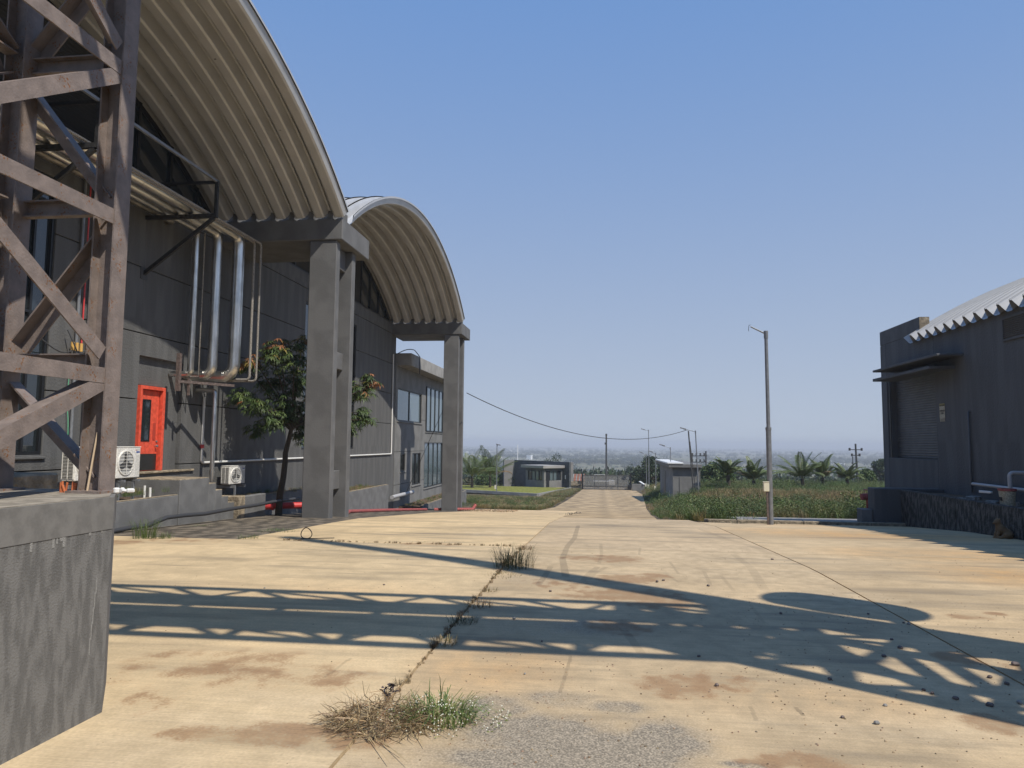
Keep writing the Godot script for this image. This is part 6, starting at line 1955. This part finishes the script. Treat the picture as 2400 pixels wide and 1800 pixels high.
	for q in [[-10.9, 0.42, -12.6, -16.3, 70], [-11.1, -0.08, -19.9, -24.9, 60], [-10.8, -0.41, -25.7, -33.0, 120], [-10.9, -2.0, -40.6, -53.5, 160]]:
		for i in q[4]:
			var z := rnd(q[3], q[2])
			var t := Transform3D(Basis(Vector3.UP, rnd(0, TAU)).scaled(Vector3.ONE * rnd(0.12, 0.34)), Vector3(q[0] + rnd(-0.45, 0.6), q[1], z))
			(a if rng.randf() < 0.55 else b).append([t, tone(0.8, 1.4)])
	scatter("planter_weeds", "low green weeds growing in the planters along the hall", "weeds", g1, M.grass, a)
	scatter("planter_straw", "dry weeds in the planters along the hall", "weeds", g2, M.dry, b)
	build_weeds(green, straw)
	build_trees(green)
func in_shed(x: float, z: float) -> bool:
	return x > 5.6 and x < 9.1 and z < -62.0 and z > -77.0
func build_mango() -> void:
	var z := -21.2
	var foot := at_z(652, 1203, z)
	var o := thing("mango_tree", "young mango tree with drooping leaves and orange new shoots by the wall", "tree", Vector3(foot.x, foot.y - 0.1, z))
	var base := o.position
	var tr := Shape.new()
	var pts := []
	for q in [[652, 1203], [656, 1160], [664, 1120], [668, 1085], [669, 1062], [676, 1035], [684, 1000]]:
		pts.append(at_z(q[0], q[1], z) - base)
	pts[0].y = -0.2
	tr.tube(pts, [0.115, 0.1, 0.09, 0.085, 0.08, 0.07, 0.06], 10)
	var fork: Vector3 = pts[-1]
	# clumps of the crown: pixel centre, radius in pixels, depth offset, share of orange shoots
	var clumps := [
		[600, 850, 30, 0.3, 0.75], [572, 858, 16, 0.3, 0.85], [650, 812, 34, 0.2, 0.55], [640, 840, 40, 0.5, 0.12], [690, 838, 42, 0.4, 0.1], [707, 800, 22, -0.8, 0.5], [565, 930, 32, 0.2, 0.03], [590, 950, 30, 0.6, 0.05], [612, 948, 24, 0.9, 0.0],
		[640, 900, 46, -0.2, 0.0], [688, 890, 44, -0.5, 0.0], [680, 940, 44, 0.0, 0.0], [640, 985, 34, 0.5, 0.0], [600, 1005, 26, 0.1, 0.0], [665, 975, 30, 0.2, 0.0], [705, 980, 40, -0.6, 0.0], [705, 1020, 26, -0.6, 0.0],
		[750, 870, 46, -1.3, 0.05], [770, 940, 44, -1.5, 0.02], [820, 915, 36, -1.7, 0.05], [848, 920, 34, -1.7, 0.1], [872, 905, 24, -1.7, 0.85], [862, 890, 20, -1.7, 0.45], [850, 965, 20, -1.7, 0.0], [832, 985, 30, -1.6, 0.0], [858, 985, 24, -1.6, 0.0], [820, 1005, 22, -1.6, 0.0], [760, 1000, 34, -1.4, 0.0],
	]
	var cr := Shape.new()
	cr.tinted = true
	var per := absf(z) / FOCAL * 1.02
	for q in clumps:
		var c: Vector3 = at_z(q[0], q[1], z + q[3]) - base
		var r: float = q[2] * per
		var knee := fork.lerp(c, 0.55) + Vector3(0, 0.12, 0)
		tr.tube([fork + Vector3(0, rnd(-0.2, 0.1), 0), knee, c], [0.035, 0.022, 0.01], 6)
		var n := int(10 + 46 * r * r / 0.25)
		for i in n:
			var u := unit()
			var p := c + u * r * pow(rng.randf(), 0.45) * Vector3(1, 0.85, 1.0)
			var new_shoot: bool = rng.randf() < q[4] and u.y > -0.4
			var ax := (u * 0.5 + Vector3.UP * 0.9).normalized()
			var sx := ax.cross(unit()).normalized()
			var sy := ax.cross(sx)
			var m := rng.randi_range(9, 14)
			var base_col := Color(0.055, 0.09, 0.026) if rng.randf() < 0.7 else Color(0.1, 0.14, 0.04)
			if new_shoot:
				base_col = Color(0.3, 0.13, 0.055) if rng.randf() < 0.65 else Color(0.25, 0.2, 0.05)
			for j in m:
				var t := TAU * j / m + rnd(-0.3, 0.3)
				var d := (sx * cos(t) + sy * sin(t) + ax * rnd(-0.1, 0.55)).normalized()
				leaf(cr, p, d, d.cross(ax).normalized(), rnd(0.13, 0.22), rnd(0.03, 0.045), rnd(0.5, 1.3), shade(base_col, 0.25))
	part("trunk", tr.mesh(), M.bark, o)
	part("crown", cr.mesh(), M.leaf, o)
func palm(label: String, foot: Vector3, h: float, reach: float, n: int) -> void:
	var o := thing("palm_tree", label, "palm", foot, 0.0, "young coconut palms")
	part("trunk", Shape.new().tube([Vector3(0, -0.3, 0), Vector3(0.05, h * 0.5, 0), Vector3(0, h, 0)], [0.2, 0.17, 0.15], 8).mesh(), M.bark, o)
	for k in n:
		var s := Shape.new()
		s.tinted = true
		var a := TAU * k / n + rnd(-0.3, 0.3)
		var d := Vector3(cos(a), 0, sin(a))
		var up := rnd(0.45, 1.45)       # angle of the stalk at its foot
		var old := up < 0.6 and rng.randf() < 0.35
		var col := Color(0.2, 0.13, 0.06) if old else Color(0.1, 0.135, 0.04)
		var prev := Vector3(0, h, 0)
		var len := reach * rnd(0.8, 1.2)
		var bow := rnd(0.5, 1.3)
		var p := prev
		for i in 16:
			var t := (i + 1) / 16.0
			var ang := up - bow * t * t
			var dir := d * cos(ang) + Vector3.UP * sin(ang)
			p = prev + dir * len / 16.0
			var side := d.cross(Vector3.UP).normalized()
			var nor := side.cross(dir)
			s.tint = Color(0.16, 0.16, 0.06)
			s.quad(prev - side * 0.03, prev + side * 0.03, p + side * 0.02, p - side * 0.02)
			if t > 0.16:
				for e in [-1.0, 1.0]:
					for m in 2:
						var q := prev.lerp(p, 0.5 * m)
						var ld: Vector3 = (side * e * 0.8 + dir * 0.75 + nor * 0.15).normalized()
						leaf(s, q, ld, dir, len * 0.24 * sin(PI * clampf(t * 0.8 + 0.12, 0, 1)) + 0.1, 0.085, 0.6, shade(col, 0.25))
			prev = p
		part("frond", s.mesh(), M.leaf, o)
func leafy_tree(called: String, label: String, foot: Vector3, h: float, w: float, cols: Array, leaf_size: float, n: int, group := "") -> Node3D:
	var o := thing(called, label, "tree", foot, 0.0, group)
	var tr := Shape.new()
	tr.tube([Vector3(0, -0.4, 0), Vector3(0.1, h * 0.25, 0), Vector3(0, h * 0.55, 0.1)], [h * 0.035, h * 0.028, h * 0.018], 8)
	var cr := Shape.new()
	cr.tinted = true
	var lumps := []
	for i in 22:
		var u := unit()
		var c := Vector3(u.x * w * 0.36, h * 0.56 + u.y * h * 0.3, u.z * w * 0.36)
		lumps.append([c, rnd(0.14, 0.26) * w])
		tr.tube([Vector3(0, h * rnd(0.25, 0.5), 0), c * 0.6 + Vector3(0, h * 0.2, 0), c], [h * 0.016, h * 0.01, h * 0.004], 5)
	for i in n:
		var q: Array = lumps[rng.randi() % lumps.size()]
		var u := unit()
		var p: Vector3 = q[0] + u * q[1] * pow(rng.randf(), 0.35) * Vector3(1, 0.75, 1)
		var d := (u + unit() * 0.7).normalized()
		leaf(cr, p, d, d.cross(unit()).normalized(), leaf_size * rnd(0.7, 1.4), leaf_size * 0.5, rnd(0, 0.7), shade(cols[rng.randi() % cols.size()], 0.3))
	part("trunk", tr.mesh(), M.bark, o)
	part("crown", cr.mesh(), M.leaf, o)
	return o
func at_depth(px: float, py: float, z: float) -> Vector3:
	return at_z(px, py, z)
func build_trees(green: Array) -> void:
	var dark := [Color(0.035, 0.06, 0.022), Color(0.05, 0.075, 0.028), Color(0.025, 0.045, 0.018)]
	# trees: pixel x, top pixel y, width in pixels, depth
	var list := [
		[1302, 1060, 62, -150.0, dark, "dark round tree rising behind the guard house roof"],
		[1530, 1068, 60, -104.0, dark, "dark bushy tree between the gate pillar and the shed"],
		[1508, 1090, 50, -112.0, dark, "low dark tree beside the gate pillar wall"],
		[1668, 1078, 46, -88.0, green, "light green tree next to the transformer frame"],
		[1700, 1100, 40, -80.0, green, "low green tree beyond the shed's far weeds"],
		[2062, 1065, 40, -120.0, dark, "scraggy tree peeping out behind the warehouse corner"],
		[2030, 1095, 40, -100.0, green, "low tree below the cross-arm utility pole"],
		[1480, 1078, 34, -260.0, dark, "distant dark tree above the gate's end"],
		[1190, 1105, 40, -112.0, green, "leafy shrub tree at the guard house side wall"],
		[1140, 1110, 50, -108.0, green, "bushy tree behind the lone lawn lamp"],
	]
	for q in list:
		var t := at_z(q[0], q[1], q[3])
		var y := gy(q[3]) - 0.2
		var w: float = q[2] / FOCAL * absf(q[3])
		leafy_tree("leafy_tree", q[5], Vector3(t.x, y, q[3]), t.y - y, w, q[4], 0.34, 2600, "trees near the gate")
	var palms := [
		[1106, 1118, -90.0, 1.0, 4.0, "green coconut palm standing nearest the far columns"], [1148, 1117, -94.0, 1.0, 4.0, "darker coconut palm behind the lawn lamp"],
		[1880, 1122, -72.0, 0.9, 2.7, "tallest young palm on the plot, beyond the lamp post"], [1928, 1120, -78.0, 0.9, 2.4, "young palm with upright fronds next to the tallest one"],
		[1766, 1126, -70.0, 0.8, 2.1, "low spreading young palm before the tall lamp post"], [1985, 1124, -74.0, 0.6, 2.0, "low young palm beyond the two upright palms"], [1706, 1114, -62.0, 0.8, 1.7, "small young palm close to the green tree"],
	]
	for q in palms:
		var p := at_z(q[0], q[1], q[2])
		palm(q[5], Vector3(p.x, plot_y(p.x, q[2]), q[2]), maxf(p.y - plot_y(p.x, q[2]), 0.4), q[4], 22)
func build_weeds(green: Array, straw: Array) -> void:
	# the big heap in the joint: a dry half and a green flowering half
	var p := on_ground(895, 1700)
	var h := thing("weed_heap", "tangled heap of dry brown straw in the slab joint", "weeds", Vector3(p.x, gy(p.z), p.z))
	var s := Shape.new()
	s.tinted = true
	var brown := [Color(0.28, 0.19, 0.1), Color(0.2, 0.13, 0.07), Color(0.38, 0.28, 0.15), Color(0.12, 0.09, 0.05)]
	for i in 950:
		var d := any_dir()
		var r := 0.27 * sqrt(rng.randf())
		var at := Vector3(d.x * r * 1.15, rnd(-0.01, 0.11) * (1.0 - r), d.z * r * 0.85)
		var dir := (d * 0.4 + unit() * Vector3(1, 0.45, 1)).normalized()
		var len := rnd(0.06, 0.2)
		s.tint = shade(brown[rng.randi() % 4], 0.25)
		var side := dir.cross(unit()).normalized() * rnd(0.0012, 0.0028)
		var mid := at + dir * len * 0.5 + unit() * 0.015
		var tip := mid + (dir + unit() * 0.6).normalized() * len * 0.5
		mid.y = maxf(mid.y, 0.004)
		tip.y = maxf(tip.y, 0.003)
		s.quad(at - side, at + side, mid + side, mid - side)
		s.quad(mid - side, mid + side, tip + side * 0.4, tip - side * 0.4)
	for i in 26:
		var a := rnd(0, TAU)
		var at := Vector3(cos(a), 0.02, sin(a)) * Vector3(rnd(0.1, 0.35), 1, rnd(0.1, 0.3))
		var dir := any_dir()
		s.tint = shade(brown[2], 0.2)
		var side := dir.cross(Vector3.UP) * 0.003
		var tip := at + dir * rnd(0.2, 0.4) + Vector3(0, rnd(-0.01, 0.06), 0)
		s.quad(at - side, at + side, tip + side * 0.5, tip - side * 0.5)
	part("straw", s.mesh(), M.dry, h)
	var sprig := Shape.new()
	sprig.tinted = true
	for i in 40:
		var d := (any_dir() + Vector3.UP * rnd(0.2, 1.2)).normalized()
		leaf(sprig, Vector3(-0.02 + rnd(-0.03, 0.03), 0.1 + rnd(0, 0.07), -0.2), d, d.cross(unit()).normalized(), rnd(0.03, 0.06), 0.016, 0.3, shade(Color(0.07, 0.055, 0.06), 0.3))
	part("dark_sprig", sprig.mesh(), M.leaf, h)
	p = on_ground(1035, 1690)
	var g := thing("flowering_weed", "green spreading weed with tiny white flowers in the slab joint", "weeds", Vector3(p.x, gy(p.z), p.z))
	s = Shape.new()
	s.tinted = true
	var fl := Shape.new()
	for i in 300:
		var d := any_dir()
		var r := 0.17 * sqrt(rng.randf())
		blade(s, Vector3(d.x * r * 1.2, -0.01, d.z * r), (d + any_dir() * 0.6).normalized(), rnd(0.06, 0.17), rnd(0.004, 0.009), rnd(0.6, 1.8), shade([Color(0.13, 0.19, 0.045), Color(0.19, 0.22, 0.07), Color(0.09, 0.14, 0.035)][rng.randi() % 3], 0.25))
	for i in 420:
		var d := any_dir()
		var r := 0.34 * pow(rng.randf(), 0.7)
		var at := Vector3(d.x * r * 1.25, rnd(0.01, 0.13) * (1.0 - r * 1.8), d.z * r * 0.9)
		at.y = maxf(at.y, 0.006)
		var u := (unit() + Vector3.UP).normalized()
		leaf(s, at, any_dir(), u, rnd(0.012, 0.03), 0.008, 0.2, shade(Color(0.17, 0.2, 0.06), 0.3))
		if i % 2 == 0:
			fl.cut(at + Vector3(0, 0.012, 0), Vector3(0.008, 0.006, 0.008), 0.002, Basis(u, rnd(0, 3)))
	for i in 6:
		blade(s, Vector3(rnd(-0.15, 0.1), 0, rnd(-0.1, 0.1)), any_dir(), rnd(0.22, 0.32), 0.007, rnd(0.1, 0.5), Color(0.12, 0.17, 0.05))
	part("leaves", s.mesh(), M.grass, g)
	part("flowers", fl.mesh(), plain(lin(0.75, 0.74, 0.6), 0.8), g)
	# tufts in the joints: pixel, radius, height, colours, label
	var dim := [Color(0.07, 0.085, 0.035), Color(0.1, 0.1, 0.05), Color(0.05, 0.06, 0.03), Color(0.2, 0.16, 0.08)]
	var tufts := [
		[1205, 1330, 0.3, 0.42, 260, dim, "upright dark green grass tuft where the slab joints meet"], [1228, 1288, 0.14, 0.14, 90, brown, "small brown tuft just past the upright grass tuft"],
		[1180, 1350, 0.25, 0.08, 120, straw, "flat straw tuft in front of the upright grass tuft"], [1120, 1420, 0.16, 0.12, 110, brown, "brown tuft in the joint at the first shadow edge"], [1040, 1510, 0.12, 0.11, 110, straw, "straw tuft in the joint past the truss shadow"],
		[1085, 1460, 0.14, 0.12, 110, dim, "dark spidery tuft in the joint inside the truss shadow"], [1150, 1385, 0.1, 0.08, 60, straw, "thin straw tuft in the joint between two shadows"],
		[340, 1262, 0.22, 0.5, 150, green, "tall green weed at the foot of the planter"], [385, 1262, 0.16, 0.2, 90, green, "low green weed beside the tall one by the planter"], [650, 1245, 0.45, 0.09, 240, green, "flat green weed mat on the worn apron before the columns"], [582, 1262, 0.2, 0.14, 90, green, "small green weed on the apron edge near the wire loop"],
		[470, 1232, 0.3, 0.06, 90, green, "sparse flat weed on the apron near the steps"], [1000, 1276, 0.5, 0.06, 90, straw, "thin line of straw in the cross joint"], [880, 1277, 0.4, 0.05, 60, straw, "faint straw in the cross joint nearer the apron"],
		[1806, 1211, 0.2, 0.15, 80, dim, "weeds round the foot of the tall lamp post"], [1732, 1213, 0.25, 0.12, 70, dim, "little weed tuft on the kerb by the lamp post"],
	]
	for q in tufts:
		var t := on_ground(q[0], q[1])
		if q[1] < 1225 and q[0] > 1700:
			t = at_z(q[0], q[1], -23.0)
		var o := part("weed_tuft", grass_clump(q[4], q[2], q[3], 0.006, q[5], 0.8), M.grass)
		o.position = Vector3(t.x, gy(t.z), t.z)
		tag(o, q[6], "weeds", "weed tufts on the yard")
	# weeds threaded along the joints
	var line := []
	for i in 120:
		var z := rnd(-13.1, -4.4)
		line.append([Transform3D(Basis(Vector3.UP, rnd(0, TAU)).scaled(Vector3.ONE * rnd(0.02, 0.07)), Vector3(-1.4 + rnd(-0.03, 0.03), gy(z), z)), tone(0.5, 1.0)])
	for i in 60:
		var x := rnd(-6.0, -1.5)
		line.append([Transform3D(Basis(Vector3.UP, rnd(0, TAU)).scaled(Vector3.ONE * rnd(0.03, 0.07)), Vector3(x, gy(-13.21), -13.21 + rnd(-0.03, 0.03))), tone(0.5, 1.0)])
	scatter("joint_weeds", "short dry weeds threaded along the slab joints", "weeds", grass_clump(30, 0.5, 0.9, 0.05, brown, 0.8), M.dry, line)

# ---------- small things on the yard ----------
func build_small_things() -> void:
	# wire loop
	var p := on_ground(718, 1263)
	var pts := []
	for i in 25:
		var a := TAU * i / 24.0
		pts.append(Vector3(0.11 * cos(a), 0.11 + 0.105 * sin(a), 0.03 * sin(a * 2.0)))
	var w := thing("wire_coil", "small coil of black wire lying at the apron edge", "wire", Vector3(p.x, gy(p.z), p.z))
	part("ring", Shape.new().tube(pts, [0.009], 6, false).mesh(), M.wire, w)
	part("ring", Shape.new().tube([Vector3(-0.1, 0.008, 0.05), Vector3(0.0, 0.01, 0.0), Vector3(0.14, 0.008, -0.03), Vector3(0.5, 0.008, -0.18)], [0.008], 6).mesh(), M.wire, w)
	# stones and clods, placed from the photograph, then a scatter of grit
	var stones := [[2055, 1700, 0.03], [1975, 1685, 0.022], [1680, 1610, 0.028], [2075, 1657, 0.022], [2165, 1620, 0.022], [2185, 1628, 0.026], [2240, 1640, 0.028], [2320, 1655, 0.03], [2390, 1650, 0.03], [2072, 1541, 0.028], [1830, 1440, 0.03], [1660, 1375, 0.03], [2110, 1520, 0.03], [2090, 1500, 0.02], [2130, 1465, 0.03], [2118, 1462, 0.02], [1945, 1595, 0.024], [1205, 1452, 0.03], [1270, 1505, 0.018], [1290, 1388, 0.03], [1638, 1540, 0.02], [1230, 1583, 0.016], [2320, 1590, 0.03], [2360, 1605, 0.03], [2380, 1560, 0.04], [1777, 1225, 0.06], [620, 1380, 0.02], [900, 1372, 0.02], [1540, 1365, 0.04], [1555, 1362, 0.03], [1810, 1312, 0.03], [2035, 1440, 0.02]]
	for q in stones:
		var g := on_ground(q[0], q[1])
		var o := part("stone", Shape.new().cut(Vector3.ZERO, Vector3(q[2] * rnd(0.9, 1.5), q[2] * 0.8, q[2] * rnd(0.8, 1.3)), q[2] * 0.28, Basis(Vector3.UP, rnd(0, 3)) * Basis(Vector3.RIGHT, rnd(-0.3, 0.3))).mesh(), M.post_steel if rng.randf() < 0.6 else M.stone)
		o.position = Vector3(g.x, gy(g.z) + q[2] * 0.3, g.z)
		tag(o, "small dark stone lying loose on the concrete yard", "stone", "loose stones on the yard")
	var grit := []
	for i in 1100:
		var g: Vector3
		if i % 3 == 0:
			g = Vector3(rnd(1.2, 4.2), 0, rnd(-9.0, -4.0))
		elif i % 3 == 1:
			g = Vector3(rnd(-1.0, 2.0), 0, rnd(-6.0, -3.6))
		else:
			g = Vector3(rnd(-6.0, 8.0), 0, rnd(-14.0, -3.6))
		grit.append([Transform3D(Basis(unit(), rnd(0, 3)).scaled(Vector3.ONE * rnd(0.3, 1.0)), Vector3(g.x, gy(g.z) + 0.001, g.z)), tone(0.8, 1.7)])
	var gm := plain(Color.WHITE, 0.9)
	gm.vertex_color_use_as_albedo = true
	var gs := Shape.new()
	gs.tinted = true
	gs.tint = Color(0.2, 0.15, 0.1)
	gs.cut(Vector3.ZERO, Vector3(0.016, 0.01, 0.013), 0.004)
	scatter("grit", "fine grit scattered over the concrete yard", "grit", gs.mesh(), gm, grit)
	var chips := []
	for i in 260:
		var z := rnd(-41.0, -38.0)
		chips.append([Transform3D(Basis(unit(), rnd(0, 3)).scaled(Vector3.ONE * rnd(2.0, 6.0)), Vector3(rnd(-7.4, -4.6), gy(z) + 0.03, z)), tone(1.0, 2.2)])
	scatter("gravel", "grey gravel spilled beside the far columns", "gravel", gs.mesh(), gm, chips)
	# bits of leaf litter on the far side of the yard
	for q in [[1330, 1206], [1345, 1204], [1358, 1203]]:
		var t := on_ground(q[0], q[1])
		var o := part("twig_litter", grass_clump(24, 0.35, 0.12, 0.03, [Color(0.09, 0.075, 0.05)], 1.2), M.dry)
		o.position = Vector3(t.x, gy(t.z), t.z)
		tag(o, "dark clump of twigs lying on the concrete where the road begins", "twigs", "twigs at the road head")

# ---------- the plain ----------
func build_far_plain() -> void:
	var rough := FastNoiseLite.new()
	rough.seed = 5
	rough.frequency = 0.004
	var plain_y := func(x: float, z: float) -> float:
		var y := gy(z) - 0.12
		if z < -130.0:
			y += rough.get_noise_2d(x, z) * clampf((-z - 130.0) / 300.0, 0.0, 1.0) * 6.0
		return y
	var dark := [Color(0.03, 0.05, 0.02), Color(0.045, 0.065, 0.025), Color(0.025, 0.04, 0.018)]
	var crown := shrub_mesh(170, Vector3(1.0, 1.0, 1.0), 0.34, dark)
	var bush := shrub_mesh(110, Vector3(1.0, 0.7, 1.0), 0.36, [Color(0.07, 0.075, 0.03), Color(0.1, 0.09, 0.045), Color(0.05, 0.065, 0.025)])
	var woods := FastNoiseLite.new()
	woods.seed = 9
	woods.frequency = 0.0045
	var a := []
	var b := []
	var tries := 0
	while a.size() < 9000 and tries < 90000:
		tries += 1
		var z := -190.0 - pow(rng.randf(), 3.0) * 6500.0
		var x := rnd(-0.28, 0.62) * absf(z) + rnd(-30, 30)
		if woods.get_noise_2d(x, z * 0.6) < rnd(-0.1, 0.35):
			continue
		var k := rnd(2.4, 5.4) * (1.0 if z < -320.0 else 0.75)
		a.append([Transform3D(Basis(Vector3.UP, rnd(0, TAU)).scaled(Vector3(k * rnd(1.0, 1.7), k * rnd(0.9, 1.4), k * rnd(1.0, 1.5))), Vector3(x, plain_y.call(x, z) - 0.3, z)), tone(0.7, 1.3)])
	while b.size() < 3500:
		var z := -125.0 - pow(rng.randf(), 1.8) * 900.0
		var x := rnd(-0.28, 0.62) * absf(z) + rnd(-20, 20)
		var k := rnd(0.8, 2.2)
		b.append([Transform3D(Basis(Vector3.UP, rnd(0, TAU)).scaled(Vector3(k * 1.4, k, k * 1.4)), Vector3(x, plain_y.call(x, z) - 0.2, z)), tone(0.6, 1.4)])
	scatter("distant_trees", "far-off trees and hedgerows covering the hazy plain", "trees", crown, M.leaf, a)
	scatter("distant_scrub", "dry scrub on the slopes beyond the gate", "scrub", bush, M.leaf, b)
	# white houses on the plain: pixel, width and height in pixels, label
	var list := [[1241, 1073, 9, 9, "large bright white house above the guard house roof"], [1172, 1072, 6, 3, "white house beside the lawn lamp's top"], [1095, 1060, 5, 3, "white house by the far columns' edge"], [1144, 1058, 6, 2, "small pale house in the haze over the palms"], [1198, 1057, 4, 3, "tiny white house over the guard house's left wing"], [1300, 1059, 4, 3, "tiny white house over the dark round tree"], [1400, 1070, 12, 3, "long low white building over the gate"], [1368, 1058, 8, 2, "low pale building far beyond the gate"], [1756, 1076, 9, 3, "long pale house beside the tall lamp post"], [1816, 1072, 5, 2, "small pale house just past the tall lamp post"], [1852, 1073, 5, 2, "small pale house over the tallest palm"], [1950, 1083, 6, 5, "white twin-gabled house near the cross-arm pole"], [1974, 1088, 9, 2.5, "low white roof near the cross-arm pole"], [1940, 1081, 4, 3, "reddish house next to the twin-gabled one"]]
	for q in list:
		var d := ray(q[0], q[1])
		var t := 150.0
		while t < 5000.0:
			var p := EYE + d * t
			if p.y < plain_y.call(p.x, p.z) + q[3] * 0.5 * t / FOCAL:
				break
			t += 5.0
		t *= 0.98
		var p := EYE + d * t
		var wd: float = q[2] * t / FOCAL * 1.25
		var ht: float = q[3] * t / FOCAL * 1.35
		var o := thing("plain_house", q[4], "house", Vector3(p.x, p.y - ht * 0.5, p.z), rnd(-0.4, 0.2), "houses on the plain")
		part("wall", Shape.new().span(Vector3(-wd * 0.5, -3.0, -wd * 0.4), Vector3(wd * 0.5, ht * 0.85, wd * 0.4)).mesh(), M.far_roof if q[4].begins_with("reddish") else M.far_white, o)
		part("roof", Shape.new().span(Vector3(-wd * 0.54, ht * 0.85, -wd * 0.44), Vector3(wd * 0.54, ht, wd * 0.44)).mesh(), M.far_white, o)
